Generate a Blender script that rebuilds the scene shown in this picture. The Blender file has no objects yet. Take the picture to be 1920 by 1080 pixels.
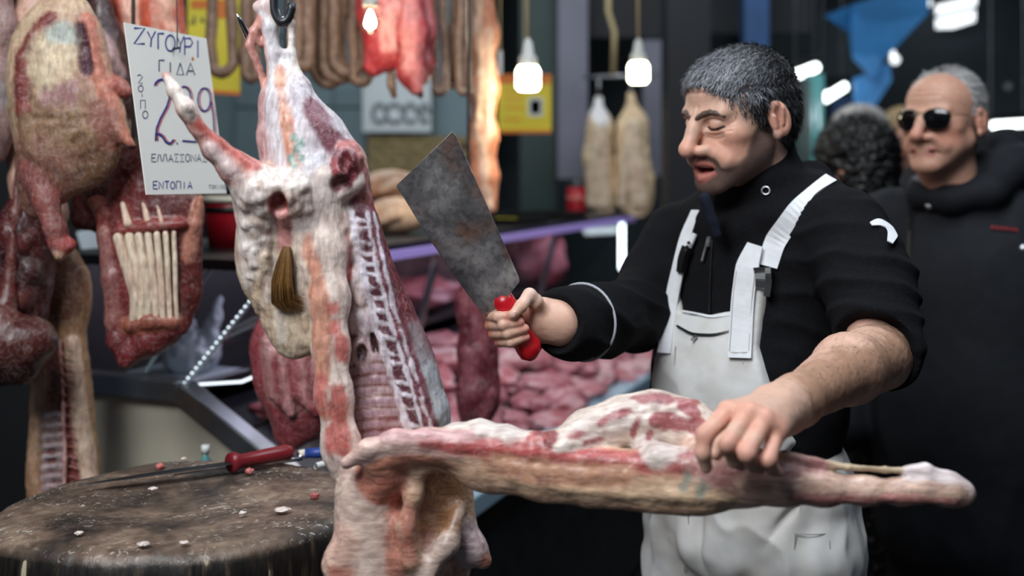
import bpy, bmesh, math, random
import numpy as np
from mathutils import Vector, Matrix

# ------------------------------------------------------------------ camera, world, lights, exposure
SC = bpy.context.scene
COL = SC.collection
F, HOR, CX, CH = 2000.0, 320.0, 960.0, 1.5     # focal length in px, horizon row, centre column, eye height

cam_d = bpy.data.cameras.new('camera')
cam_d.sensor_width = 36.0
cam_d.lens = F / 1920 * 36.0
cam_d.shift_y = (HOR - 540.0) / 1920.0
cam_d.clip_start = 0.05
cam_d.dof.use_dof = True
cam_d.dof.focus_distance = 1.55
cam_d.dof.aperture_fstop = 2.0
cam = bpy.data.objects.new('camera', cam_d)
cam.location = (0, 0, CH)
cam.rotation_euler = (math.radians(90), 0, 0)
COL.objects.link(cam)
SC.camera = cam

W = bpy.data.worlds.new('world'); SC.world = W; W.use_nodes = True
W.node_tree.nodes['Background'].inputs[0].default_value = (0.55, 0.72, 1.0, 1)
W.node_tree.nodes['Background'].inputs[1].default_value = 0.06

def area(name, loc, target, size, power, col, size_y=None, spread=180):
    l = bpy.data.lights.new(name, 'AREA'); l.energy = power; l.color = col
    l.shape = 'RECTANGLE'; l.size = size; l.size_y = size_y or size; l.spread = math.radians(spread)
    o = bpy.data.objects.new(name, l); COL.objects.link(o); o.location = loc
    o.rotation_euler = (Vector(target) - Vector(loc)).to_track_quat('-Z', 'Y').to_euler()
    return o
# daylight from the open market front behind the photographer's left, and the skylight over the aisle
area('daylight_front', (-1.0, -0.1, 3.1), (0.1, 1.7, 1.3), 1.2, 74, (0.93, 0.97, 1.0), 1.3)
area('skylight_aisle', (0.6, 1.5, 3.1), (0.4, 1.9, 1.0), 1.3, 30, (0.82, 0.91, 1.0), 1.0)

SC.view_settings.view_transform = 'Standard'
SC.view_settings.look = 'None'
SC.view_settings.exposure = 0.0
SC.view_settings.gamma = 1.0
SC.view_settings.use_curve_mapping = False

# ------------------------------------------------------------------ helpers
def P(px, py, Y):
    """a place at distance Y seen at column px, row py of the 1920 x 1080 photograph"""
    return np.array([(px - CX) * Y / F, Y, CH - (py - HOR) * Y / F])
def S(px, Y): return px * Y / F
def lin(r, g=None, b=None):
    if g is None: r, g, b = r
    return tuple(((c / 255) / 12.92 if c / 255 <= .04045 else ((c / 255 + .055) / 1.055) ** 2.4) for c in (r, g, b))
def nrm(v): v = np.asarray(v, float); return v / (np.linalg.norm(v) + 1e-12)

def _hash(i, j, k):
    h = (i * 374761393 + j * 668265263 + k * 2147483647 + 1013904223) & 0xFFFFFFFF
    h = ((h ^ (h >> 13)) * 1274126177) & 0xFFFFFFFF
    h = h ^ (h >> 16)
    return (h & 0xFFFF).astype(np.float32) / 32767.5 - 1.0
def vnoise(p):
    p = np.asarray(p, np.float64) + 100.0
    f0 = np.floor(p).astype(np.int64); t = p - f0; t = t * t * (3 - 2 * t)
    r = 0
    for a in (0, 1):
        wa = t[:, 0] if a else 1 - t[:, 0]
        for b in (0, 1):
            wb = t[:, 1] if b else 1 - t[:, 1]
            for c in (0, 1):
                wc = t[:, 2] if c else 1 - t[:, 2]
                r = r + wa * wb * wc * _hash(f0[:, 0] + a, f0[:, 1] + b, f0[:, 2] + c)
    return r
def fbm(p, sc, octv=3, seed=0):
    p = np.asarray(p) * sc + seed * 17.31; r = 0; a = 1.0
    for o in range(octv):
        r = r + a * vnoise(p); p = p * 2.03 + 5.7; a *= .5
    return r / 1.75
def sstep(a, b, x):
    t = np.clip((x - a) / (b - a), 0, 1); return t * t * (3 - 2 * t)

class Field:
    """smooth-blended solid: round cones, ellipsoids and boxes; every piece may carry a colour"""
    def __init__(s): s.pr = []
    def add(s, fn, lo, hi, k, op, col, soft, rag):
        s.pr.append(dict(fn=fn, lo=np.asarray(lo, float), hi=np.asarray(hi, float), k=k, op=op, col=col, soft=soft, rag=rag)); return s
    def cap(s, a, b, ra, rb=None, k=.01, op='+', col=None, soft=.006, rag=0, flat=None):
        a = np.asarray(a, float); b = np.asarray(b, float); rb = ra if rb is None else rb
        ab = b - a; L2 = ab @ ab + 1e-12
        def fn(p):
            v = p - a; t = np.clip((v @ ab) / L2, 0, 1); v = v - t[:, None] * ab
            if flat is not None:
                n, q = flat; v = v + ((v @ n) * (1 / q - 1))[:, None] * n
                return (np.linalg.norm(v, axis=1) - (ra + (rb - ra) * t)) * min(1, q)
            return np.linalg.norm(v, axis=1) - (ra + (rb - ra) * t)
        m = max(ra, rb) * (max(1, flat[1]) if flat is not None else 1)
        return s.add(fn, np.minimum(a, b) - m, np.maximum(a, b) + m, k, op, col, soft, rag)
    def chain(s, pts, **kw):
        for (a, ra), (b, rb) in zip(pts[:-1], pts[1:]): s.cap(a, b, ra, rb, **kw)
        return s
    def ell(s, c, r, rot=None, k=.01, op='+', col=None, soft=.006, rag=0):
        c = np.asarray(c, float); r = np.asarray(r if np.ndim(r) else (r, r, r), float)
        R = np.eye(3) if rot is None else np.asarray(rot, float)      # rows = local axes
        def fn(p):
            q = (p - c) @ R.T; a = np.linalg.norm(q / r, axis=1); b = np.linalg.norm(q / r ** 2, axis=1) + 1e-9
            return a * (a - 1) / b
        e = np.abs(R.T) @ r
        return s.add(fn, c - e, c + e, k, op, col, soft, rag)
    def box(s, c, h, rot=None, rd=.002, k=.004, op='+', col=None, soft=.004, rag=0):
        c = np.asarray(c, float); h = np.asarray(h, float); R = np.eye(3) if rot is None else np.asarray(rot, float)
        def fn(p):
            q = np.abs((p - c) @ R.T) - (h - rd)
            return np.linalg.norm(np.maximum(q, 0), axis=1) + np.minimum(q.max(axis=1), 0) - rd
        e = np.abs(R.T) @ h
        return s.add(fn, c - e, c + e, k, op, col, soft, rag)
    def dist(s, p):
        d = np.full(len(p), 9.0)
        for q in s.pr:
            if q['op'] == 'c': continue
            e = q['fn'](p); d = comb(d, e, q['k'], q['op'])
        return d
    def colour(s, v, base):
        c = np.tile(np.asarray(base, float), (len(v), 1)); dm = np.full(len(v), 9.0); memo = {}
        for i, q in enumerate(s.pr):            # the piece each point belongs to
            if q['op'] != '+': continue
            m = np.flatnonzero(np.all((v > q['lo'] - .022) & (v < q['hi'] + .022), axis=1))
            if len(m): d = q['fn'](v[m]); memo[i] = (m, d); dm[m] = np.minimum(dm[m], d)
        dm = np.clip(dm, 0, .02)
        for i, q in enumerate(s.pr):
            if q['col'] is None: continue
            if i in memo: m, d = memo[i]; d = d - np.minimum(dm[m], .3 * q['k']); vv = v[m]
            elif q['op'] == '+': continue
            else:
                lo = q['lo'] - q['soft'] - q['rag'] - .002; hi = q['hi'] + q['soft'] + q['rag'] + .002
                m = np.flatnonzero(np.all((v > lo) & (v < hi), axis=1))
                if not len(m): continue
                vv = v[m]; d = q['fn'](vv)
            if q['rag']: d = d + q['rag'] * fbm(vv, 70, 3, i % 13)
            w = (1 - sstep(.0006, .0006 + q['soft'], d))[:, None]
            c[m] = c[m] * (1 - w) + np.asarray(q['col']) * w
        return c
    def mesh(s, vox, pad=.01):
        lo = np.min([q['lo'] for q in s.pr if q['op'] == '+'], axis=0) - pad
        hi = np.max([q['hi'] for q in s.pr if q['op'] == '+'], axis=0) + pad
        n = np.ceil((hi - lo) / vox).astype(int) + 1
        g = np.full(n, .2, np.float32)
        ax = [lo[i] + vox * np.arange(n[i]) for i in range(3)]
        for q in s.pr:
            if q['op'] == 'c': continue
            if q['op'] == '&': i0 = np.zeros(3, int); i1 = n
            else:
                mar = q['k'] + 2.5 * vox
                i0 = np.clip(np.floor((q['lo'] - mar - lo) / vox).astype(int), 0, n); i1 = np.clip(np.ceil((q['hi'] + mar - lo) / vox).astype(int) + 1, 0, n)
            if np.any(i1 <= i0): continue
            sub = [ax[i][i0[i]:i1[i]] for i in range(3)]
            X, Y, Z = np.meshgrid(*sub, indexing='ij')
            p = np.stack([X.ravel(), Y.ravel(), Z.ravel()], 1)
            e = q['fn'](p).reshape(X.shape)
            sl = tuple(slice(i0[i], i1[i]) for i in range(3))
            g[sl] = comb(g[sl], e, q['k'], q['op'])
        g[0] = g[-1] = .2; g[:, 0] = g[:, -1] = .2; g[:, :, 0] = g[:, :, -1] = .2
        return nets(g, lo, vox)

def ray(px, py): return np.array([0, 0, CH]), nrm(P(px, py, 1.0) - np.array([0, 0, CH]))
def hit(f, px, py, t0=1.2, t1=3.2):
    """first point of the solid met by the line of sight through (px, py), and its normal"""
    o_, d = ray(px, py); g = Field()
    for p_ in f.pr:
        if p_['op'] == 'c': continue
        c = (p_['lo'] + p_['hi']) / 2; R = np.linalg.norm(p_['hi'] - p_['lo']) / 2 + p_['k'] + .03; v = c - o_
        if p_['op'] == '&' or np.linalg.norm(v - d * (v @ d)) < R: g.pr.append(p_)
    if not g.pr: g = f
    ts = np.arange(t0, t1, .003); dd = g.dist(o_ + ts[:, None] * d)
    i = int(np.argmax(dd < 0)) if (dd < 0).any() else int(np.argmin(dd)); p_ = o_ + ts[i] * d
    E = np.eye(3) * 1e-3; v = g.dist(np.concatenate([p_ + E, p_ - E])); return p_, nrm(v[:3] - v[3:])

def comb(d, e, k, op):
    if op == '+':
        h = np.clip(.5 + .5 * (e - d) / k, 0, 1); return e + (d - e) * h - k * h * (1 - h)
    if op == '-': e = -e
    h = np.clip(.5 - .5 * (e - d) / k, 0, 1); return e + (d - e) * h + k * h * (1 - h)

def nets(g, lo, vox):
    s = g < 0
    cnt = np.zeros(np.array(g.shape) - 1, np.int8)
    for a in (0, 1):
        for b in (0, 1):
            for c in (0, 1):
                cnt += s[a:g.shape[0] - 1 + a, b:g.shape[1] - 1 + b, c:g.shape[2] - 1 + c]
    I = np.argwhere((cnt > 0) & (cnt < 8))
    idx = np.full(cnt.shape, -1, np.int64); idx[I[:, 0], I[:, 1], I[:, 2]] = np.arange(len(I))
    off = np.array([(a, b, c) for a in (0, 1) for b in (0, 1) for c in (0, 1)])
    val = np.stack([g[I[:, 0] + o[0], I[:, 1] + o[1], I[:, 2] + o[2]] for o in off], 1).astype(float)
    acc = np.zeros((len(I), 3)); num = np.zeros(len(I))
    for i in range(8):
        for j in range(i + 1, 8):
            if np.abs(off[i] - off[j]).sum() != 1: continue
            m = (val[:, i] < 0) != (val[:, j] < 0)
            t = val[m, i] / (val[m, i] - val[m, j])
            acc[m] += off[i] + t[:, None] * (off[j] - off[i]); num[m] += 1
    V = lo + vox * (I + acc / num[:, None])
    Q = []
    for a in range(3):
        b, c = (a + 1) % 3, (a + 2) % 3
        sa = [slice(None)] * 3; sb = [slice(None)] * 3; sa[a] = slice(0, -1); sb[a] = slice(1, None)
        fl = s[tuple(sa)] != s[tuple(sb)]
        E = np.argwhere(fl); ins = s[tuple(sa)][fl]
        E_ok = (E[:, b] > 0) & (E[:, c] > 0); E = E[E_ok]; ins = ins[E_ok]
        def at(db, dc):
            q = E.copy(); q[:, b] -= db; q[:, c] -= dc; return idx[q[:, 0], q[:, 1], q[:, 2]]
        q = np.stack([at(1, 1), at(0, 1), at(0, 0), at(1, 0)], 1)
        q[~ins] = q[~ins][:, ::-1]
        Q.append(q)
    return V, np.concatenate(Q)

def vnormals(V, Q):
    Q4 = Q if Q.shape[1] == 4 else np.concatenate([Q, Q[:, :1]], 1)
    n = np.cross(V[Q4[:, 2]] - V[Q4[:, 0]], V[Q4[:, 3]] - V[Q4[:, 1]])
    o = np.zeros_like(V)
    for i in range(4): np.add.at(o, Q4[:, i], n)
    return o / (np.linalg.norm(o, axis=1, keepdims=True) + 1e-12)

def mk(name, V, Q, mat, parent=None, col=None, smooth=True):
    """one mesh object from vertex and face arrays (faces of one size, or a list)"""
    me = bpy.data.meshes.new(name)
    V = np.asarray(V, float)
    if isinstance(Q, np.ndarray):
        k = Q.shape[1]
        me.vertices.add(len(V)); me.vertices.foreach_set('co', V.ravel())
        me.loops.add(Q.size); me.loops.foreach_set('vertex_index', Q.ravel().astype(np.int32))
        me.polygons.add(len(Q)); me.polygons.foreach_set('loop_start', np.arange(0, Q.size, k, dtype=np.int32))
        me.update(calc_edges=True); me.validate()
    else:
        me.from_pydata([tuple(v) for v in V], [], [tuple(int(i) for i in f) for f in Q]); me.update()
    if smooth: me.polygons.foreach_set('use_smooth', np.ones(len(me.polygons), bool))
    if col is not None:
        a = me.color_attributes.new('Col', 'FLOAT_COLOR', 'POINT')
        a.data.foreach_set('color', np.concatenate([np.clip(col, 0, 1), np.ones((len(V), 1))], 1).ravel().astype(np.float32))
    if mat is not None: me.materials.append(mat)
    o = bpy.data.objects.new(name, me); COL.objects.link(o)
    if parent is not None:
        o.parent = parent; o.matrix_parent_inverse = Matrix.Translation(parent.location).inverted() if parent.parent is None else Matrix.Identity(4)
    return o
def tag(o, label=None, cat=None, group=None, kind=None):
    if label: o['label'] = label
    if cat: o['category'] = cat
    if group: o['group'] = group
    if kind: o['kind'] = kind
    return o
def empty(name, loc):
    o = bpy.data.objects.new(name, None); o.empty_display_size = .05; o.location = tuple(float(x) for x in loc); COL.objects.link(o); return o

class MB:
    """collects polygons of one mesh"""
    def __init__(s): s.v = []; s.f = []
    def add(s, V, Fc):
        n = len(s.v); s.v += [tuple(map(float, v)) for v in V]; s.f += [tuple(i + n for i in f) for f in Fc]; return s
    def hexa(s, c8): return s.add(c8, [(0, 3, 2, 1), (4, 5, 6, 7), (0, 1, 5, 4), (1, 2, 6, 5), (2, 3, 7, 6), (3, 0, 4, 7)])
    def box(s, lo, hi):
        (a, b, c), (d, e, f) = lo, hi
        return s.hexa([(a, b, c), (d, b, c), (d, e, c), (a, e, c), (a, b, f), (d, b, f), (d, e, f), (a, e, f)])
    def prism(s, poly, vec):
        n = len(poly); vec = np.asarray(vec); A = [np.asarray(p) for p in poly]
        return s.add(A + [p + vec for p in A], [tuple(range(n))[::-1], tuple(range(n, 2 * n))] + [(i, (i + 1) % n, n + (i + 1) % n, n + i) for i in range(n)])
    def bar(s, a, b, w, h, up=(0, 0, 1)):
        a = np.asarray(a, float); b = np.asarray(b, float); d = nrm(b - a); x = nrm(np.cross(d, up)) * w / 2; z = nrm(np.cross(x, d)) * h / 2
        return s.hexa([a - x - z, a + x - z, a + x + z, a - x + z, b - x - z, b + x - z, b + x + z, b - x + z])
    def tube(s, pts, r, n=8, cap=True):
        pts = [np.asarray(p, float) for p in pts]; m = len(pts); rs = r if isinstance(r, (list, tuple)) else [r] * m
        base = len(s.v); ref = None
        for i, p in enumerate(pts):
            d = nrm(pts[min(i + 1, m - 1)] - pts[max(i - 1, 0)])
            if ref is None: ref = nrm(np.cross(d, (0, 0, 1) if abs(d[2]) < .9 else (1, 0, 0)))
            ref = nrm(ref - d * (ref @ d)); o = np.cross(d, ref)
            for k in range(n):
                t = 2 * math.pi * k / n; q = p + rs[i] * (math.cos(t) * ref + math.sin(t) * o); s.v.append(tuple(q))
        for i in range(m - 1):
            for k in range(n):
                a = base + i * n + k; b = base + i * n + (k + 1) % n; s.f.append((a, b, b + n, a + n))
        if cap:
            s.f.append(tuple(base + k for k in range(n))[::-1]); s.f.append(tuple(base + (m - 1) * n + k for k in range(n)))
        return s
    def lathe(s, c, prof, n=24, axis=(0, 0, 1)):
        c = np.asarray(c, float); ax = nrm(axis); u = nrm(np.cross(ax, (1, 0, 0) if abs(ax[0]) < .9 else (0, 1, 0))); w = np.cross(ax, u); base = len(s.v)
        for r, z in prof:
            for k in range(n):
                t = 2 * math.pi * k / n; s.v.append(tuple(c + ax * z + r * (math.cos(t) * u + math.sin(t) * w)))
        for i in range(len(prof) - 1):
            for k in range(n):
                a = base + i * n + k; b = base + i * n + (k + 1) % n; s.f.append((a, b, b + n, a + n))
        return s
    def build(s, name, mat, parent=None, smooth=False):
        return mk(name, np.array(s.v), s.f, mat, parent, None, smooth)
def bevel(o, w=.003, seg=2):
    m = o.modifiers.new('bevel', 'BEVEL'); m.width = w; m.segments = seg; m.limit_method = 'ANGLE'; return o
def struct(o): o['kind'] = 'structure'; return o

# ------------------------------------------------------------------ materials
MATS = {}
def mat(name, base=(.5, .5, .5), rough=.5, metal=0, var=.0, vs=20, bump=0, bs=200, attr=False, emit=None, es=0, sss=0, spec=.5, dark=None, coat=0, sheen=0, stretch=None, sat=0):
    m = bpy.data.materials.new(name); MATS[name] = m; m.use_nodes = True
    nt = m.node_tree; N = nt.nodes; L = nt.links; b = N['Principled BSDF']
    b.inputs['Roughness'].default_value = rough; b.inputs['Metallic'].default_value = metal
    b.inputs['Specular IOR Level'].default_value = spec
    if coat: b.inputs['Coat Weight'].default_value = coat; b.inputs['Coat Roughness'].default_value = .25
    if sheen: b.inputs['Sheen Weight'].default_value = sheen
    if sss:
        b.inputs['Subsurface Weight'].default_value = sss; b.inputs['Subsurface Radius'].default_value = (.012, .004, .002); b.inputs['Subsurface Scale'].default_value = .6
    tc = N.new('ShaderNodeTexCoord'); src = tc.outputs['Object']
    if stretch:
        mp = N.new('ShaderNodeMapping'); mp.inputs['Scale'].default_value = stretch; L.new(src, mp.inputs[0]); src = mp.outputs[0]
    if attr:
        a = N.new('ShaderNodeAttribute'); a.attribute_name = 'Col'; co = a.outputs['Color']
    else:
        a = N.new('ShaderNodeRGB'); a.outputs[0].default_value = (*base, 1); co = a.outputs[0]
    if var:
        nz = N.new('ShaderNodeTexNoise'); nz.inputs['Scale'].default_value = vs; nz.inputs['Detail'].default_value = 5; L.new(src, nz.inputs['Vector'])
        rp = N.new('ShaderNodeValToRGB'); rp.color_ramp.elements[0].position = .32; rp.color_ramp.elements[1].position = .68
        lo = 1 - var; hi = 1 + var * .6
        d = dark if dark is not None else (lo, lo, lo)
        rp.color_ramp.elements[0].color = (*d, 1); rp.color_ramp.elements[1].color = (hi, hi, hi, 1)
        L.new(nz.outputs['Fac'], rp.inputs[0])
        mx = N.new('ShaderNodeMix'); mx.data_type = 'RGBA'; mx.blend_type = 'MULTIPLY'; mx.inputs[0].default_value = 1
        L.new(co, mx.inputs[6]); L.new(rp.outputs[0], mx.inputs[7]); co = mx.outputs[2]
    L.new(co, b.inputs['Base Color'])
    if bump:
        n2 = N.new('ShaderNodeTexNoise'); n2.inputs['Scale'].default_value = bs; n2.inputs['Detail'].default_value = 4; L.new(src, n2.inputs['Vector'])
        bp = N.new('ShaderNodeBump'); bp.inputs['Strength'].default_value = bump; bp.inputs['Distance'].default_value = .004
        L.new(n2.outputs['Fac'], bp.inputs['Height']); L.new(bp.outputs[0], b.inputs['Normal'])
    if emit: b.inputs['Emission Color'].default_value = (*emit, 1); b.inputs['Emission Strength'].default_value = es
    return m
def glassmat(name, tint=(1, 1, 1), refl=.12):
    m = bpy.data.materials.new(name); MATS[name] = m; m.use_nodes = True; nt = m.node_tree; N = nt.nodes; L = nt.links
    N.remove(N['Principled BSDF']); out = N['Material Output']
    t = N.new('ShaderNodeBsdfTransparent'); t.inputs[0].default_value = (*tint, 1)
    g = N.new('ShaderNodeBsdfGlossy'); g.inputs['Roughness'].default_value = .05
    lw = N.new('ShaderNodeLayerWeight'); lw.inputs[0].default_value = refl
    mx = N.new('ShaderNodeMixShader'); L.new(lw.outputs['Facing'], mx.inputs[0]); L.new(t.outputs[0], mx.inputs[1]); L.new(g.outputs[0], mx.inputs[2])
    L.new(mx.outputs[0], out.inputs[0]); return m

mat('floor', lin(38, 36, 36), .45, var=.4, vs=6)
mat('wall_dark', lin(42, 52, 58), .8, var=.3, vs=3)
mat('wall_grey', lin(120, 140, 148), .7, var=.12, vs=3)
mat('wall_black', lin(16, 19, 24), .8, var=.3, vs=4)
mat('ceiling', lin(22, 26, 30), .9, var=.3, vs=2)
mat('green_dark', lin(16, 46, 44), .5, var=.2, vs=5)
mat('lavender', lin(112, 112, 126), .7, var=.12, vs=4)
mat('navy', lin(14, 18, 28), .6, var=.2, vs=5)
mat('blue_paint', lin(40, 74, 120), .6, var=.2, vs=5)
mat('white_board', lin(206, 214, 218), .6, var=.05, vs=6)
mat('board_ink', lin(120, 126, 132), .7)
mat('brick', lin(150, 132, 92), .85, var=.3, vs=30)
mat('mortar', lin(88, 76, 56), .9, var=.2, vs=30)
mat('steel', lin(150, 152, 156), .32, metal=.9, var=.25, vs=12, bump=.08, bs=90)
mat('steel_dark', lin(70, 72, 76), .4, metal=.8, var=.3, vs=14)
mat('chrome', lin(200, 202, 206), .15, metal=1)
mat('beige_panel', lin(222, 212, 190), .55, var=.10, vs=5, dark=(.80, .82, .84))
mat('rail_metal', lin(150, 178, 196), .3, metal=.2)
mat('black_plastic', lin(16, 16, 18), .4)
mat('case_dark', lin(30, 28, 36), .45, var=.3, vs=8)
mat('led_lilac', (.4, .3, .8), emit=(.55, .42, 1.0), es=.12)
mat('led_bright', (.8, .8, .8), emit=(.80, .92, 1.0), es=6)
mat('led_white', (.8, .8, .8), emit=(.80, .90, 1.0), es=1.6)  # for the LED line, and for glowing glints on the glass edge
mat('skin', attr=True, rough=.48, var=.07, vs=90, bump=.10, bs=600, sss=.12, spec=.4)
mat('hair', attr=True, rough=.45, var=.2, vs=200, spec=.4)
mat('fleece', attr=True, rough=.95, var=.25, vs=260, bump=.5, bs=700, spec=.12)
mat('coat', attr=True, rough=.8, var=.15, vs=40, bump=.1, bs=300, spec=.25)
mat('canvas', attr=True, rough=.85, var=.07, vs=14, bump=.12, bs=700, spec=.2, dark=(.88, .86, .82))
mat('strap_white', lin(224, 225, 228), .85, var=.06, vs=60, bump=.15, bs=500, spec=.2)
mat('thread', lin(170, 165, 158), .9)
mat('grey_trim', lin(170, 172, 178), .8)
mat('red_handle', lin(190, 22, 34), .28, var=.12, vs=40)
mat('maroon_handle', lin(120, 26, 34), .35, var=.15, vs=40)
mat('blue_handle', lin(38, 66, 140), .4)
mat('white_plastic', lin(225, 225, 222), .4)
mat('card', lin(242, 238, 230), .6, var=.03, vs=8)
mat('ink_blue', lin(44, 56, 140), .6)
mat('ink_grey', lin(84, 88, 116), .6)
mat('ink_red', lin(206, 116, 104), .6)
mat('yellow_sign', lin(222, 204, 36), .5, var=.06, vs=10)
mat('orange_ink', lin(216, 120, 40), .6)
mat('tarp', lin(70, 150, 220), .5, var=.2, vs=5, bump=.3, bs=12)
mat('lamp_glow', (1, 1, 1), emit=(1.0, .93, .70), es=13)
mat('filament', (1, 1, 1), emit=(1.0, .85, .6), es=60)
mat('tube_glow', (1, 1, 1), emit=(.92, 1.0, .97), es=5)
mat('sky_pane', (1, 1, 1), emit=(.9, .96, 1.0), es=1.6)
mat('socket', lin(205, 205, 200), .5)
mat('cord', lin(176, 158, 118), .7)
glassmat('glass', (.90, .93, .94), .03)
glassmat('bulb_glass', (1, .97, .9), .2)
mat('glass_edge', lin(150, 170, 172), .2)
mat('red_bucket', lin(170, 22, 36), .35)
mat('cream', lin(222, 214, 196), .5)
mat('bag', lin(180, 188, 196), .35, var=.1, vs=20)
mat('paper', lin(188, 198, 206), .7, var=.1, vs=8)
mat('lens', (.004, .004, .005), .08, spec=.6)
mat('gold', lin(150, 120, 70), .3, metal=.9)
mat('teal_glass', lin(90, 150, 150), .2)
mat('red_thread', lin(130, 20, 30), .8)
mat('silver', lin(190, 192, 196), .3, metal=.9)
mat('sausage', lin(132, 104, 86), .5, var=.35, vs=55, bump=.4, bs=90)

# meat gets a richer surface: fibre streaks, membrane veins and blood-stained patches on its own colour
def meatmat(name, rough, stain=.5, vein=.35, bump=.35, coat=.15, fibre=(1, 1, .25)):
    m = bpy.data.materials.new(name); MATS[name] = m; m.use_nodes = True; nt = m.node_tree; N = nt.nodes; L = nt.links; b = N['Principled BSDF']
    b.inputs['Coat Weight'].default_value = coat; b.inputs['Coat Roughness'].default_value = .3
    tc = N.new('ShaderNodeTexCoord'); a = N.new('ShaderNodeAttribute'); a.attribute_name = 'Col'; co = a.outputs['Color']
    mp = N.new('ShaderNodeMapping'); mp.inputs['Scale'].default_value = fibre; L.new(tc.outputs['Object'], mp.inputs[0])
    def nz(sc, det, dist, src): x = N.new('ShaderNodeTexNoise'); x.inputs['Scale'].default_value = sc; x.inputs['Detail'].default_value = det; x.inputs['Distortion'].default_value = dist; L.new(src, x.inputs['Vector']); return x.outputs['Fac']
    def rp(src, st):
        x = N.new('ShaderNodeValToRGB'); e = x.color_ramp.elements
        while len(e) < len(st): e.new(.5)
        for k, (p_, c_) in enumerate(st): e[k].position = p_; e[k].color = (*c_, 1)
        L.new(src, x.inputs[0]); return x.outputs[0]
    def mx(fac, A, B, bt):
        x = N.new('ShaderNodeMix'); x.data_type = 'RGBA'; x.blend_type = bt
        if isinstance(fac, float): x.inputs[0].default_value = fac
        else: L.new(fac, x.inputs[0])
        if isinstance(A, tuple): x.inputs[6].default_value = (*A, 1)
        else: L.new(A, x.inputs[6])
        if isinstance(B, tuple): x.inputs[7].default_value = (*B, 1)
        else: L.new(B, x.inputs[7])
        return x.outputs[2]
    O = tc.outputs['Object']
    co = mx(1.0, co, rp(nz(26, 7, .8, O), [(.38, (1 - .30 * stain, 1 - .75 * stain, 1 - .72 * stain)), (.56, (1.05, 1.03, 1.03))]), 'MULTIPLY')
    co = mx(1.0, co, rp(nz(160, 6, .4, mp.outputs[0]), [(.34, (.70, .64, .64)), (.62, (1.12, 1.12, 1.12))]), 'MULTIPLY')
    v = rp(nz(38, 6, 1.6, O), [(.47, (0, 0, 0)), (.505, (vein,) * 3), (.54, (0, 0, 0))]); co = mx(v, co, lin(228, 214, 206), 'MIX')
    L.new(co, b.inputs['Base Color'])
    L.new(rp(nz(60, 4, 0, O), [(.3, (rough - .12,) * 3), (.7, (rough + .14,) * 3)]), b.inputs['Roughness'])
    bp = N.new('ShaderNodeBump'); bp.inputs['Strength'].default_value = bump; bp.inputs['Distance'].default_value = .004
    ad = N.new('ShaderNodeMath'); ad.operation = 'ADD'; L.new(nz(150, 6, .4, mp.outputs[0]), ad.inputs[0]); L.new(nz(45, 6, 1.2, O), ad.inputs[1]); L.new(ad.outputs[0], bp.inputs['Height']); L.new(bp.outputs[0], b.inputs['Normal'])
    return m
meatmat('meat', .42, .18, .16); meatmat('meat_dry', .55, .25, .2, .4, .05)
meatmat('meat_side', .42, .16, .16, .35, .15, (.2, 1, 1))
# ------------------------------------------------------------------ the setting: floor, walls, columns, ceiling
o = MB().box((-4, -3, -.05), (5, 7.2, 0)).build('floor', MATS['floor']); struct(o)
o = MB().box((-4, 6.6, 0), (5, 6.75, 4.2)).build('wall_back', MATS['wall_dark']); struct(o)
o = MB().box((-4.1, 1.4, 0), (-4, 6.75, 4.2)).build('wall_left', MATS['wall_black']); struct(o)
o = MB().box((5, 1.4, 0), (5.1, 6.75, 4.2)).build('wall_right', MATS['wall_black']); struct(o)
o = MB().box((-4.1, 2.3, 4.2), (5.1, 6.75, 4.3)).build('ceiling', MATS['ceiling']); struct(o)
def slab(name, x0, y0, x1, y1, Y, th, m, tidy=None):
    a = P(x0, y1, Y); b = P(x1, y0, Y)
    o = MB().box((a[0], Y, a[2]), (b[0], Y + th, b[2])).build(name, MATS[m]); return o
# grey tiled stall wall with panels, brick band below
stall = slab('wall_stall', 330, -700, 900, 352, 5.6, .06, 'wall_grey'); struct(stall)
for i in range(4):
    for j in range(3):
        x0 = 440 + i * 62; y0 = -60 + j * 132
        p = slab('panel', x0, y0, x0 + 59, y0 + 129, 5.575, .025, 'wall_grey'); p.parent = stall; bevel(p, .006)
slab_l = slab('wall_stall_base', 330, 352, 900, 800, 5.6, .06, 'wall_black'); struct(slab_l)
brick_wall = slab('wall_brick', 688, 255, 878, 350, 5.5, .06, 'mortar'); struct(brick_wall)
bm_brick = None
rnd = random.Random(3)
for j in range(7):
    for i in range(6):
        x0 = 690 + i * 32 - (16 if j % 2 else 0); x1 = x0 + 30; x0 = max(x0, 689); x1 = min(x1, 877)
        if x1 - x0 < 6: continue
        y0 = 257 + j * 13.3
        b = slab('brick', x0, y0, x1, y0 + 11.3, 5.485 - rnd.random() * .004, .02, 'brick'); b.parent = brick_wall
# dark clutter over the counter's far end
col1 = slab('column_green', 975, -900, 1043, 1300, 5.3, .18, 'green_dark'); tag(col1, kind='structure')
col2 = slab('column_lavender', 1046, -900, 1102, 335, 5.2, .18, 'lavender'); tag(col2, kind='structure')
col3 = slab('column_navy', 1252, -800, 1332, 1300, 4.6, .2, 'navy'); tag(col3, kind='structure')
col4 = slab('column_blue', 1396, -800, 1442, 1300, 5.0, .1, 'blue_paint'); tag(col4, kind='structure')
col5 = slab('column_grey', 1206, 75, 1246, 330, 5.4, .1, 'lavender'); tag(col5, kind='structure')
wd = slab('wall_panel', 1100, -300, 1255, 70, 5.6, .05, 'navy'); tag(wd, kind='structure')
wd = slab('wall_lintel', 1300, -700, 1520, 62, 5.6, .05, 'navy'); tag(wd, kind='structure')
wd = slab('wall_shelf', 1440, 20, 1610, 145, 6.2, .05, 'wall_dark'); tag(wd, kind='structure')
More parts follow.
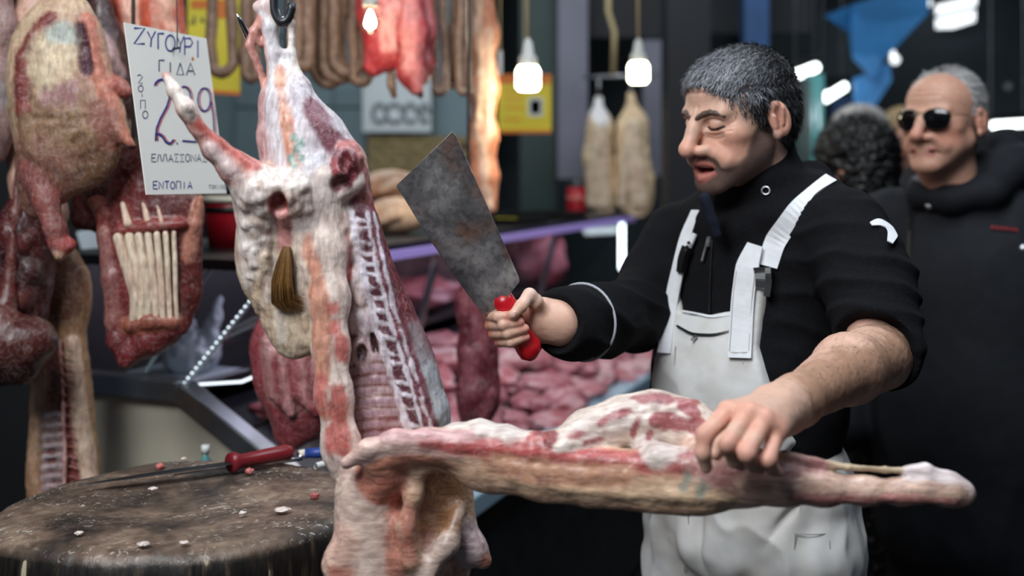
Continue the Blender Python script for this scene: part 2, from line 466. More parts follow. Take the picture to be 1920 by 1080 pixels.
wd = slab('wall_side_green', 150, 300, 172, 900, 2.75, .05, 'green_dark'); tag(wd, kind='structure')
wd = slab('wall_far_left', -900, -900, 345, 1400, 3.2, .05, 'wall_black'); tag(wd, kind='structure')

# added tube lamps, unseen above the picture, to brighten the stall background
for lx, ly, wh in ((-.9, 4.1, 'grey stall wall'), (.7, 4.5, 'tripe'), (2.4, 4.6, 'customers')):
    e = empty('ceiling_lamp', (lx, ly, 3.0)); tag(e, 'long ceiling tube lamp above the ' + wh, 'lamp', 'ceiling lamps')
    MB().box((lx - .5, ly - .08, 3.0), (lx + .5, ly + .08, 3.05)).build('housing', MATS['steel_dark'], e)
    MB().tube([(lx - .48, ly, 2.97), (lx + .48, ly, 2.97)], .016, 8).build('tube', MATS['tube_glow'], e, True)
    for dx in (-.4, .4): MB().tube([(lx + dx, ly, 3.04), (lx + dx, ly, 4.2)], .006, 6).build('hanger', MATS['steel_dark'], e)
    o = area('stall_lamp_light', (lx, ly, 2.94), (lx, ly, 0), .9, 15, (.86, .95, 1.0), .1); o.parent = e; o.location = (0, 0, -.06)
# white board with a blurred emblem
bd = slab('white_board', 680, 128, 808, 247, 5.45, .03, 'white_board')
tag(bd, 'white wall board with a faint grey emblem above the brick band', 'sign')
m = MB()
for cx_, w in ((712, 12), (740, 16), (770, 12), (796, 7)):
    c = P(cx_, 212, 5.445); m.tube([c + np.array([S(w, 5.44) * math.cos(t), 0, S(17, 5.44) * math.sin(t)]) for t in np.linspace(0, 5.6, 13)], .012, 6)
m.build('emblem', MATS['board_ink'], bd).matrix_parent_inverse = Matrix.Identity(4)

# papers taped on the dark wall behind the rib rack
rnd = random.Random(8)
for i, (x, y, w, h, a) in enumerate(((172, 462, 20, 34, .3), (188, 500, 18, 30, -.5), (176, 540, 20, 28, .6), (196, 556, 12, 22, -.2))):
    c = P(x, y, 2.70); ca, sa = math.cos(a), math.sin(a)
    pts = [c + np.array([S(w, 2.7) * (ca * u - sa * v * h / w), 0, S(w, 2.7) * (sa * u + ca * v * h / w)]) for u, v in ((-1, -1), (1, -1), (1, 1), (-1, 1))]
    o = MB().prism(pts, (0, .004, 0)).build('paper_sheet', MATS['paper'])
    tag(o, ['pale paper sheet taped highest on the dark wall beside the rib rack', 'pale paper sheet tilted right behind the rib rack', 'pale paper sheet tilted left, lower on the dark wall', 'smallest pale paper sheet lowest beside the rib rack'][i], 'paper', 'papers on the dark wall')

# ------------------------------------------------------------------ display counter
def C(s, t, z): return np.array([-.24 - .926 * s + .377 * t, 2.098 + .377 * s + .926 * t, z])
T1 = 2.78
case = empty('display_counter', C(.4, 1.3, 0)); tag(case, 'long refrigerated meat counter with glass front and beige end panel', 'counter')
prof = [(0.0, .74), (.5, 1.03), (.80, 1.03)]
m = MB(); m.prism([C(s, .0, z) for s, z in [(0.02, .06), (.80, .06), (.80, 1.03), (.5, 1.03), (.02, .74)]], C(0, .03, 0) - C(0, 0, 0))
m.build('end_panel', MATS['beige_panel'], case)
m = MB()
for (s0, z0), (s1, z1) in zip(prof[:-1], prof[1:]): m.bar(C(s0, -.005, z0), C(s1, -.005, z1), .05, .045, (0, 0, 1))
m.bar(C(.80, -.005, 1.03), C(.80, -.005, .06), .05, .05, (1, 0, 0))
bevel(m.build('end_rim', MATS['steel'], case), .004)
m = MB().bar(C(0, -.02, .745), C(0, T1, .745), .075, .05); bevel(m.build('front_rail', MATS['rail_metal'], case), .006)
m = MB().prism([C(.03, 0.03, .06), C(.03, 0.03, .70), C(.06, 0.03, .70), C(.06, .03, .06)], C(0, T1 - .03, 0) - C(0, 0, 0)); m.build('front_panel', MATS['steel_dark'], case)
m = MB().prism([C(.0, 0.03, .655), C(.0, 0.03, .71), C(.03, 0.03, .71), C(.03, .03, .655)], C(0, T1 - .03, 0) - C(0, 0, 0)); m.build('bumper', MATS['black_plastic'], case)
m = MB().prism([C(.03, 0.03, .735), C(.50, 0.03, .955), C(.86, .03, .955), C(.86, .03, .93), (C(.5, .03, .93)), C(.03, 0.03, .70)], C(0, T1 - .05, 0) - C(0, 0, 0)); m.build('display_bed', MATS['case_dark'], case)
m = MB().prism([C(.86, 0.0, .06), C(.90, 0, .06), C(.90, 0, 1.30), C(.86, 0, 1.30)], C(0, T1, 0) - C(0, 0, 0)); m.build('back_board', MATS['case_dark'], case)
m = MB().prism([C(.30, .0, 1.29), C(.30, 0, 1.312), C(.90, 0, 1.312), C(.90, 0, 1.29)], C(0, T1, 0) - C(0, 0, 0)); m.build('roof_shelf', MATS['black_plastic'], case)
m = MB().bar(C(.285, 0, 1.285), C(.285, T1, 1.285), .016, .022); m.build('led_strip', MATS['led_lilac'], case)
m = MB().bar(C(.33, T1 - .03, 1.06), C(.33, T1 - .03, 1.29), .02, .02, (1, 0, 0)); m.build('led_strip', MATS['led_bright'], case)
lc = C(.37, 1.35, 1.272); o = area('led_strip_light', lc, C(.66, 1.35, .98), 2.4, 3.6, (.86, .80, 1.0), .03)
dv = Vector(C(0, 1, 0) - C(0, 0, 0)); zz_ = -(Vector(C(.60, 1.35, .98)) - Vector(lc)).normalized(); yy_ = zz_.cross(dv).normalized()
o.matrix_world = Matrix.Translation(Vector(lc)) @ Matrix((dv, yy_, zz_)).transposed().to_4x4(); mw = o.matrix_world.copy(); o.parent = case; o.matrix_parent_inverse = Matrix.Translation(case.location).inverted(); o.matrix_basis = mw
m = MB().bar(C(.56, .03, 1.01), C(.56, T1 - .05, 1.01), .012, .02); m.build('shelf_trim', MATS['steel_dark'], case)
m = MB().prism([C(.56, .03, 1.0), C(.86, .03, 1.0), C(.86, .03, 1.015), C(.56, .03, 1.015)], C(0, T1 - .08, 0) - C(0, 0, 0)); m.build('inner_shelf', MATS['steel_dark'], case)
for z, s in ((.86, .31), (.92, .43)):
    m = MB().bar(C(s, .03, z), C(s, T1 - .05, z), .012, .018); m.build('shelf_divider', MATS['steel_dark'], case)
# glass: front pane leaning out to the shelf edge, end pane in its rim
m = MB().prism([C(.50, .02, 1.05), C(.28, .02, 1.285), C(.286, .02, 1.29), C(.506, .02, 1.054)], C(0, T1 - .05, 0) - C(0, 0, 0)); m.build('front_glass', MATS['glass'], case)
m = MB().prism([C(.50, .012, 1.05), C(.28, .012, 1.285), C(.42, .012, 1.31), C(.61, .012, 1.06)], C(0, .006, 0) - C(0, 0, 0)); m.build('end_glass', MATS['glass'], case)
m = MB().bar(C(.50, .008, 1.045), C(.28, .008, 1.285), .008, .008); m.build('glass_edge', MATS['glass_edge'], case)
m = MB().bar(C(.61, .008, 1.06), C(.42, .008, 1.31), .006, .006); m.build('glass_edge', MATS['glass_edge'], case)
for i in range(22):
    f_ = i / 21; c = C(.50 - .22 * f_, .0, 1.045 + .24 * f_)
    MB().box(c - .0022, c + .0022).build('led_bead', MATS['led_white'], case)  # reflections along the glass edge, made as small glowing beads
for a, b in ((C(.50, .0, 1.04), C(.44, .12, 1.03)), (C(.44, .12, 1.03), C(.40, .34, 1.06))):
    MB().bar(a, b, .004, .005).build('led_strip', MATS['led_white'], case)
m = MB().tube([C(.42, 1.9, .97), C(.33, 1.9, 1.29)], .012, 8); m.build('shelf_post', MATS['steel'], case)
m = MB().tube([C(.42, .9, .97), C(.33, .9, 1.29)], .012, 8); m.build('shelf_post', MATS['steel'], case)
for s in (.1, .75):
    for t in (.1, T1 - .1):
        MB().prism([C(s, t, 0), C(s + .06, t, 0), C(s + .06, t + .06, 0), C(s, t + .06, 0)], (0, 0, .065)).build('foot', MATS['black_plastic'], case)

# things standing on the counter's roof
c = C(.62, .33, 1.312)
b = empty('red_bucket', c); tag(b, 'red plastic tub with a cream rim on the counter by the sign', 'tub')
MB().lathe(c, [(0, 0), (.058, 0), (.070, .085), (.071, .118), (.066, .118), (.060, .01), (0, .01)], 28).build('tub', MATS['red_bucket'], b, True)
MB().lathe(c, [(.0705, .112), (.078, .112), (.078, .124), (.066, .124), (.066, .112)], 28).build('rim', MATS['cream'], b, True)
MB().lathe(c, [(.0695, .086), (.0725, .086), (.0728, .1), (.07, .1)], 28).build('band', MATS['black_plastic'], b, True)
c = C(.5, 2.62, 1.312)
b = empty('red_canister', c); tag(b, 'small red canister with grey cap at the counter far end', 'canister')
MB().lathe(c, [(0, 0), (.04, 0), (.042, .01), (.042, .11), (.034, .118), (0, .118)], 20).build('can', MATS['red_bucket'], b, True)
MB().lathe(c, [(.035, .112), (.04, .116), (.038, .135), (.012, .14), (.010, .16), (0, .16)], 20).build('cap', MATS['steel_dark'], b, True)
MB().lathe(c, [(.0425, .06), (.0432, .06), (.0432, .075), (.0425, .075)], 20).build('ring', MATS['ink_red'], b, True)
for i, t in enumerate((1.65, 2.1)):
    c0 = C(.42, t, 1.312); b = empty('tray', c0); tag(b, ['black tray with yellow label just right of the cleaver', 'black tray with yellow label before the green column'][i], 'tray', 'trays on the counter roof')
    m = MB(); a_, b_, c_, d_ = C(.33, t - .14, 1.312), C(.33, t + .14, 1.312), C(.55, t + .14, 1.312), C(.55, t - .14, 1.312)
    m.prism([a_, b_, c_, d_], (0, 0, .012)); m.build('tray_base', MATS['black_plastic'], b)
    m = MB()
    for u, v in ((a_, b_), (b_, c_), (c_, d_), (d_, a_)): m.bar(u + np.array([0, 0, .018]), v + np.array([0, 0, .018]), .012, .014)
    m.build('tray_rim', MATS['black_plastic'], b)
    MB().prism([C(.40, t - .1 , 1.325), C(.40, t + .02 - .05 * i, 1.325), C(.48, t + .02 - .05 * i, 1.325), C(.48, t - .1, 1.325)], (0, 0, .006)).build('yellow_label', MATS['yellow_sign'], b)  # yellow reflection on the tray, set in as a coloured patch

# small bottle behind the chopping block
c = np.array([P(385, 880, 2.05)[0], 2.05, .0])
bt = empty('bottle', (c[0], c[1], 0)); tag(bt, 'small teal glass bottle on a stool behind the block', 'bottle')
bt.location.z = .895
MB().lathe((c[0], c[1], .895), [(0, 0), (.014, 0), (.014, .045), (.006, .055), (.006, .07), (0, .07)], 16).build('glass_body', MATS['teal_glass'], bt, True)
MB().lathe((c[0], c[1], .895), [(.0065, .062), (.008, .062), (.008, .078), (0, .078)], 12).build('cap', MATS['white_plastic'], bt, True)
st = empty('stool', (c[0], c[1], 0)); tag(st, 'low dark stool hidden behind the chopping block', 'stool')
MB().lathe((c[0], c[1], 0), [(0, .87), (.045, .87), (.045, .895), (0, .895)], 20).build('seat', MATS['black_plastic'], st)
for k in range(3):
    a = 2.1 * k; MB().tube([(c[0] + .02 * math.cos(a), c[1] + .02 * math.sin(a), .88), (c[0] + .04 * math.cos(a), c[1] + .04 * math.sin(a), 0)], .008, 6).build('leg', MATS['black_plastic'], st)

# ------------------------------------------------------------------ right-hand background: tarp, tube lamps, bright panes, poles
def sheet(name, pts, Y, mt, th=.012):
    q = [P(x, y, Y + d) for x, y, d in pts]; return MB().prism(q, (0, th, 0)).build(name, MATS[mt])
o = sheet('blue_tarp', [(1545, 30, 0), (1600, 8, .0), (1745, -40, -.3), (1740, 25, -.2), (1690, 75, 0), (1655, 115, .05), (1640, 150, .08), (1600, 110, .1), (1592, 60, .1)], 5.2, 'tarp')
tag(o, 'bright blue tarpaulin hanging from the ceiling behind the customers', 'tarpaulin')
o = sheet('blue_tarp', [(1668, 118, 0), (1672, 150, 0), (1640, 200, .05), (1604, 205, .1), (1600, 148, .1)], 5.3, 'tarp')
tag(o, 'lower darker flap of blue tarpaulin behind the customers', 'tarpaulin')
MB().tube([P(1668, 122, 5.31), (P(1668, 0, 5.31)[0], 5.31, 4.2)], .004, 5).build('rope', MATS['cord'], o)
def tube_lamp(a, b, Y, label, r=9):
    A = P(*a, Y); B = P(*b, Y + .1); e = empty('tube_lamp', (A + B) / 2); tag(e, label, 'lamp', 'lamps over the aisle')
    MB().tube([A, B], S(r, Y), 10).build('tube', MATS['tube_glow'], e, True)
    MB().bar(A + np.array([0, .03, .045]), B + np.array([0, .03, .045]), .08, .02).build('housing', MATS['steel_dark'], e)
    for q in (A, B): MB().tube([q + np.array([0, .03, .05]), (q[0], q[1] + .03, 4.2)], .006, 6).build('hanger', MATS['steel_dark'], e)
tube_lamp((1494, 140), (1530, 126), 5.0, 'short glowing tube lamp right of the butcher hair')
tube_lamp((1546, 184), (1582, 162), 5.4, 'glowing tube lamp below the blue tarpaulin')
tube_lamp((1862, 235), (1925, 231), 5.6, 'dim long tube lamp at the right edge of the picture', 7)
wn = empty('window_1', P(1792, 30, 6.4)); tag(wn, kind='structure')
for i, q in enumerate(([(1757, 10), (1832, -8), (1830, 12), (1757, 30)], [(1757, 33), (1829, 15), (1828, 40), (1790, 52), (1757, 53)])):
    MB().prism([P(x, y, 6.4) for x, y in q], (0, .02, 0)).build('pane', MATS['sky_pane'], wn)
MB().bar(P(1750, 33, 6.38), P(1838, 12, 6.38), .02, .02).build('window_bar', MATS['steel_dark'], wn)
pl = MB().tube([P(1527, 140, 4.9), P(1527, 700, 4.9)], .045, 12).build('teal_pole', MATS['teal_glass'], None, True); tag(pl, 'pale teal pole under the tube lamp', 'pole')
pl2 = MB().tube([P(1503, 150, 4.9), P(1503, 700, 4.9)], .05, 12).build('green_pole', MATS['green_dark'], None, True); tag(pl2, 'dark green pole beside the pale teal pole', 'pole')
o = slab('beam', 1560, 180, 1640, 240, 6.3, .05, 'blue_paint'); tag(o, kind='structure')
o = sheet('stall_light_box', [(1898, 275, 0), (1960, 275, 0), (1960, 310, 0), (1898, 310, 0)], 6.2, 'white_board', .05); tag(o, 'pale box sign at the right edge behind the older man', 'sign')
for i, (x, y, r) in enumerate(((1738, 5, 9), (1678, 112, 9), (1672, 100, 7), (1890, 163, 8))):
    e = MB().lathe(P(x, y, 6.0), [(0, -S(r, 6)), (S(r, 6) * .7, -S(r, 6) * .7), (S(r, 6), 0), (S(r, 6) * .7, S(r, 6) * .7), (0, S(r, 6))], 12).build('small_lamp', MATS['sky_pane' if i < 3 else 'board_ink'], None, True)
    MB().tube([P(x, y, 6.0), (P(x, y, 6.0)[0], 6.0, 4.2)], .004, 5).build('cord', MATS['steel_dark'], e)
    tag(e, ['tiny round light left of the bright window panes', 'tiny round light beneath the tarp edge, lower of two', 'tiny round light beneath the tarp edge, upper of two', 'faint round light above the older man shoulder'][i], 'lamp', 'tiny far lights')
# ------------------------------------------------------------------ meat
YA = np.array([0, 1.0, 0])
def q(px, py, Y, r): return (P(px, py, Y), S(r, Y))
def chain(f, pts, **kw): f.chain([q(*p) for p in pts], **kw)
def blob(f, px, py, Y, rx, ry, rd, ang=0, **kw):
    a = math.radians(ang); rot = np.array([[math.cos(a), 0, -math.sin(a)], [0, 1, 0], [math.sin(a), 0, math.cos(a)]])
    f.ell(P(px, py, Y), (S(rx, Y), rd, S(ry, Y)), rot, **kw)
FAT = lin(226, 216, 206); FATW = lin(222, 222, 226); FATY = lin(214, 196, 168); PINK = lin(206, 150, 138); ORAN = lin(216, 158, 132)
RED = lin(164, 78, 76); DRED = lin(104, 44, 48); PURP = lin(122, 72, 84); MEAT = lin(150, 70, 74); BONE = lin(226, 214, 192); GREEN = lin(90, 150, 132)
def disp(V, Q, amp, sc, octv=3, seed=0, ridge=False):
    n = vnormals(V, Q); d = fbm(V, sc, octv, seed)
    if ridge: d = 1 - 2 * np.abs(d)
    return V + n * (amp * d)[:, None]
def grow(name, f, vox, base, mt, parent=None, amp=.0015, sc=60, seed=0, amp2=0, sc2=220, mottle=.12):
    V, Q = f.mesh(vox)
    col = f.colour(V, base)
    if mottle:
        w = (fbm(V, 90, 3, seed + 3) * mottle)[:, None]; col = col * (1 + w)
    V = disp(V, Q, amp, sc, 3, seed)
    if amp2: V = disp(V, Q, amp2, sc2, 2, seed + 1, True)
    return mk(name, V, Q, MATS[mt], parent, col)

def snap(f): g = Field(); g.pr = [p for p in f.pr if p['op'] != 'c']; return g
def on(base, pts, sink=.5, t0=1.0, t1=1.9):
    """chain points lying on the surface seen at (px, py): sink = part of the radius that is buried"""
    out = []
    for x, y, r in pts:
        p_, n_ = hit(base, x, y, t0, t1); rr = S(r, p_[1]); out.append((p_ - n_ * rr * sink, rr))
    return out
def paint(f, base, px, py, rx, ry, col, ang=0, soft=.008, rag=.005, depth=.012, t0=1.0, t1=1.9):
    p_, n_ = hit(base, px, py, t0, t1); a = math.radians(ang); rot = np.array([[math.cos(a), 0, -math.sin(a)], [0, 1, 0], [math.sin(a), 0, math.cos(a)]])
    f.ell(p_, (S(rx, p_[1]), depth, S(ry, p_[1])), rot, op='c', col=col, soft=soft, rag=rag)

# ---- hanging lamb carcass at the block
Y0 = 1.42
car = empty('hanging_lamb_carcass', P(560, 0, Y0)); tag(car, 'skinned lamb carcass hanging from a steel hook beside the block', 'carcass')
f = Field()
# shank and hock at the hook: bone between two tendon loops
chain(f, [(492, 14, Y0, 14), (506, 50, Y0, 15), (512, 100, Y0, 13), (520, 150, Y0, 17), (536, 205, Y0, 32)], k=.006, col=FATW, soft=.01)
chain(f, [(483, 14, Y0, 9), (503, 8, Y0, 13), (514, 24, Y0, 11)], k=.006, col=lin(224, 200, 196), soft=.008)
chain(f, [(512, 38, Y0, 8), (534, 40, Y0, 8), (545, 44, Y0, 8), (547, 70, Y0, 5.5), (546, 100, Y0, 8), (548, 150, Y0, 18)], k=.0035, col=FAT, soft=.006)
chain(f, [(522, 98, Y0, 8), (538, 102, Y0, 8), (532, 140, Y0, 16)], k=.004, col=FATW, soft=.006)
chain(f, [(490, 38, Y0, 10), (476, 62, Y0, 11), (468, 86, Y0 - .004, 8), (486, 130, Y0, 6), (502, 178, Y0, 7), (510, 240, Y0, 12), (520, 330, Y0, 22)], k=.0035, col=PINK, soft=.006)
chain(f, [(500, 70, Y0, 4), (503, 110, Y0, 4), (512, 160, Y0, 8)], k=.003, col=ORAN, soft=.005)
chain(f, [(478, 66, Y0, 9), (490, 82, Y0, 6), (500, 70, Y0, 4)], k=.003, col=PINK, soft=.004)
# thigh: broad, white fat over pale muscle
chain(f, [(540, 205, Y0, 34), (562, 260, Y0, 48), (588, 330, Y0, 62), (600, 420, Y0, 62)], k=.03, flat=(YA, 1.1), col=FATW, soft=.02)
chain(f, [(562, 180, Y0, 22), (606, 250, Y0, 28), (646, 300, Y0, 32)], k=.03, flat=(YA, 1.2), col=lin(206, 200, 206), soft=.02)
chain(f, [(502, 190, Y0, 9), (510, 260, Y0, 18), (524, 340, Y0, 24), (545, 400, Y0, 26)], k=.02, col=lin(200, 160, 158), soft=.012)
# cut pelvis: ragged red face with fat edge
blob(f, 652, 318, Y0 - .01, 30, 50, .05, 10, k=.012, col=MEAT, soft=.006, rag=.004)
# inner loin and rib cage wall
chain(f, [(660, 370, Y0, 34), (668, 440, Y0, 34), (688, 520, Y0, 40), (710, 600, Y0 + .01, 54), (726, 690, Y0 + .02, 78), (738, 790, Y0 + .02, 88), (736, 850, Y0 + .02, 78)], k=.03, flat=(YA, .7), col=lin(122, 58, 66), soft=.008)
chain(f, [(760, 620, Y0 + .01, 12), (786, 700, Y0 + .015, 20), (812, 770, Y0 + .015, 22), (824, 812, Y0 + .02, 16)], k=.014, flat=(YA, 1.3), col=lin(176, 184, 188), soft=.012)
b0 = snap(f)
for x, y, rx, ry, a in ((604, 236, 13, 50, -26), (640, 278, 20, 30, -24), (590, 205, 8, 20, -26)): paint(f, b0, x, y, rx, ry, PURP, a, .010, .007)
f.chain(on(b0, [(640, 275, 5), (662, 274, 8), (674, 294, 8), (682, 318, 6), (678, 345, 8), (688, 372, 6)], .2), k=.006, col=lin(186, 122, 118), soft=.006, rag=.005)
f.chain(on(b0, [(616, 386, 10), (640, 364, 9), (664, 350, 7), (672, 336, 5)], .2), k=.010, col=FAT, soft=.006)
f.chain(on(b0, [(606, 330, 8), (610, 370, 13), (624, 400, 14), (622, 440, 16)], .4), k=.012, col=FAT, soft=.008)
for x, y, rx, ry, a in ((648, 300, 13, 24, 8), (640, 345, 15, 15, 30), (660, 325, 7, 14, 10)):
    p_, n_ = hit(b0, x, y, 1.2, 1.7); f.ell(p_, (S(rx, Y0), .012, S(ry, Y0)), k=.006, op='-', col=lin(108, 44, 50), soft=.006, rag=.004)
# knobbly kidney fat
rn = random.Random(5)
for i in range(46):
    t = rn.random(); x = 654 + 30 * t + rn.uniform(-17, 14); y = 392 + 240 * t + rn.uniform(-12, 12)
    (p_, rr), = on(b0, [(x, y, 6)], .3); f.ell(p_, (S(rn.uniform(5, 11), Y0), rn.uniform(.005, .009), S(rn.uniform(6, 14), Y0)), k=.006, col=rn.choice([lin(226, 218, 220), lin(214, 200, 206), lin(226, 210, 206)]), soft=.006, rag=.003)
# spine: dark muscle bands crossed by a white web over the vertebrae
sp = [(674, 400), (686, 470), (702, 540), (724, 620), (752, 710), (780, 805)]
SX = lambda u: np.interp(u * 5, range(6), [p[0] for p in sp]); SY = lambda u: np.interp(u * 5, range(6), [p[1] for p in sp])
f.chain(on(b0, [(SX(u), SY(u), 15) for u in np.linspace(0, 1, 9)], .75), k=.010, col=lin(98, 56, 66), soft=.006)
f.chain(on(b0, [(SX(u) + 20 + 8 * u, SY(u), 9) for u in np.linspace(0, 1, 9)], .6), k=.008, col=lin(120, 66, 78), soft=.006, rag=.002)
b1 = snap(f); rn = random.Random(15)
WEB = lin(222, 218, 226)
for u0 in np.linspace(.02, .98, 17):
    u = u0 + rn.uniform(-.01, .01); x, y = SX(u), SY(u)
    f.chain(on(b1, [(x - 14, y - 2 + rn.uniform(-2, 2), 1.8), (x - 2, y + 3, 1.4), (x + 12, y + 4 + rn.uniform(-3, 3), 1.6)], .2), k=.003, col=WEB, soft=.0012, rag=.0012)
for off, r, jit in ((-15, 3.6, 3), (13, 1.4, 2), (27, 1.4, 2)):
    f.chain(on(b1, [(SX(u) + off + rn.uniform(-jit, jit), SY(u), r * rn.uniform(.6, 1.4)) for u in np.linspace(0, 1, 26)], .2), k=.003, col=WEB, soft=.0015, rag=.002)
# ribs under the membrane
for i in range(8):
    y = 668 + i * 21
    f.chain(on(b0, [(650, y + 12, 3.6), (676, y + 4, 4), (704, y, 4), (730 + i * 3, y - 1, 3.6), (744 + i * 5, y - 4, 4)], .6), k=.004, col=lin(176, 146, 156), soft=.0015)
# kidney sockets
(p_, rr), = on(b0, [(678, 660, 10)], .2); f.ell(p_, (S(15, Y0), .010, S(24, Y0)), k=.006, col=lin(206, 180, 182), soft=.004); f.ell(p_ - (0, .010, 0), (S(9, Y0), .010, S(16, Y0)), k=.004, op='-', col=lin(60, 26, 32), soft=.003)
f.chain(on(b1, [(699, 628, 4), (704, 656, 4)], 0), k=.003, op='-', col=lin(60, 26, 30), soft=.003)
# flank strip: long pale band with an orange skin edge and red spots
chain(f, [(592, 400, Y0 - .03, 40), (602, 470, Y0 - .04, 40), (616, 560, Y0 - .048, 34), (620, 650, Y0 - .052, 30), (626, 740, Y0 - .054, 30), (640, 840, Y0 - .052, 32), (648, 880, Y0 - .05, 30)], k=.012, flat=(YA, .55), col=lin(228, 212, 200), soft=.010)
chain(f, [(636, 410, Y0 - .03, 9), (643, 470, Y0 - .032, 10), (646, 520, Y0 - .03, 8)], k=.006, col=RED, soft=.006)
b2 = snap(f)
f.chain(on(b2, [(524, 130, 5), (538, 230, 6), (556, 340, 7), (572, 430, 9), (586, 500, 11), (598, 560, 14), (602, 640, 15), (604, 700, 12), (612, 780, 7)], .8), k=.006, col=ORAN, soft=.006, rag=.001)
for x, y, rx, ry in ((622, 578, 7, 9), (628, 612, 5, 8), (640, 650, 7, 20), (634, 770, 13, 40), (626, 820, 12, 24), (600, 740, 6, 30), (646, 830, 8, 20)):
    paint(f, b2, x, y, rx, ry, lin(206, 122, 112), 0, .008, .006)
for x, y in ((551, 258), (556, 282), (562, 268), (566, 296), (546, 296), (552, 312)): paint(f, b2, x, y, 3, 4, lin(140, 176, 166), 0, .005, .004)
# the other leg: shank pointing up and left, buried in the fat apron
chain(f, [(311, 142, 1.335, 8), (328, 172, 1.335, 10), (350, 204, 1.335, 15), (360, 222, 1.34, 12), (374, 246, 1.345, 12), (402, 278, 1.355, 20), (440, 314, 1.365, 28), (478, 340, 1.375, 34), (505, 375, 1.38, 36)], k=.012, col=lin(208, 160, 150), soft=.01)
bs_ = snap(f)
f.chain(on(bs_, [(316, 150, 4), (334, 176, 6), (352, 200, 8), (362, 214, 6)], .6), k=.006, col=FAT, soft=.006)
f.chain(on(bs_, [(374, 232, 3), (400, 252, 4), (440, 284, 4), (486, 320, 5)], .6), k=.006, col=lin(190, 100, 90), soft=.008)
f.chain(on(bs_, [(392, 276, 3), (424, 312, 4), (452, 336, 4)], .7), k=.006, col=lin(226, 206, 202), soft=.008)
# fat apron with lumpy edge, hollow and tail
chain(f, [(476, 358, Y0 - .05, 30), (505, 360, Y0 - .055, 30), (540, 362, Y0 - .055, 26), (560, 400, Y0 - .045, 26)], k=.02, flat=(YA, .8), col=FAT, soft=.01)
chain(f, [(468, 380, Y0 - .04, 26), (480, 420, Y0 - .04, 24), (480, 470, Y0 - .035, 20), (476, 510, Y0 - .03, 13), (472, 530, Y0 - .03, 7)], k=.018, flat=(YA, .7), col=FAT, soft=.01)
chain(f, [(520, 400, Y0 - .02, 62), (530, 470, Y0 - .015, 66), (545, 540, Y0 - .015, 56), (556, 590, Y0 - .018, 42), (562, 625, Y0 - .02, 28), (548, 640, Y0 - .02, 12)], k=.02, flat=(YA, .42), col=FATY, soft=.01)
b3 = snap(f); rn = random.Random(11)
for i in range(110):
    t = rn.random()
    if rn.random() < .6: x = 450 + 42 * rn.random() + 16 * t; y = 358 + 165 * t
    else: x = 468 + 112 * rn.random(); y = 342 + 60 * rn.random()
    (p_, rr), = on(b3, [(x, y, 5)], rn.uniform(.0, .7)); f.ell(p_, (S(rn.uniform(3, 9), Y0), rn.uniform(.003, .007), S(rn.uniform(3, 10), Y0)), k=.005, col=rn.choice([lin(226, 216, 206), lin(206, 190, 176), lin(232, 224, 216)]), soft=.005)
for i in range(14):
    x = 480 + 90 * rn.random(); y = 420 + 180 * rn.random(); f.chain(on(b3, [(x, y, 3), (x + rn.uniform(-14, 14), y + 26, 4), (x + rn.uniform(-16, 16), y + 52, 2)], .5), k=.007, col=rn.choice([lin(206, 184, 156), lin(222, 208, 190)]), soft=.006)
p_, n_ = hit(b3, 522, 385, 1.2, 1.7); f.ell(p_, (S(15, Y0), .016, S(21, Y0)), k=.006, op='-', col=lin(140, 70, 62), soft=.006)
f.chain(on(b3, [(530, 405, 10), (535, 430, 7), (537, 470, 6)], .1), k=.006, col=lin(212, 150, 144), soft=.006)
body = grow('carcass_body', f, .0026, FAT, 'meat', car, .0011, 90, 1, .0004, 200, .10)
TAILP, _ = hit(b3, 537, 465, 1.2, 1.7)
# tail hair: a lock of brown strands
rn = random.Random(4); V = []; Qs = []; cl = []
for i in range(420):
    a = rn.uniform(-1, 1); b = rn.uniform(-1, 1); l = rn.uniform(.8, 1.0)
    p0 = P(537 + 5 * a, 460 + 6 * b, Y0 - .076 + .006 * b)
    path = [(537 + 6 * a, 462), (532 + 14 * a, 500), (528 + 19 * a, 540), (530 + 21 * a, 570), (542 + 22 * a + 10 * max(a, 0), 588 - 6 * abs(a))]
    n = len(V); w = .0007
    for j, (x, y) in enumerate(path):
        y = 462 + (y - 462) * l
        c_ = P(x, y, TAILP[1] - .006 - .014 * math.sin((j + 1) / 5 * math.pi) * (.5 + .5 * b)); ww = w * (1 if j < 4 else .2)
        V += [c_ - (ww, 0, 0), c_ + (ww, 0, 0), c_ - (0, ww, 0)]
    for j in range(4):
        for k in range(3):
            a0 = n + j * 3 + k; a1 = n + j * 3 + (k + 1) % 3; Qs.append((a0, a1, a1 + 3, a0 + 3))
    g = rn.uniform(.7, 1.25); cl += [np.array(lin(136, 98, 54)) * g] * 15
mk('tail_hair', np.array(V), np.array(Qs), MATS['hair'], car, np.array(cl)); 

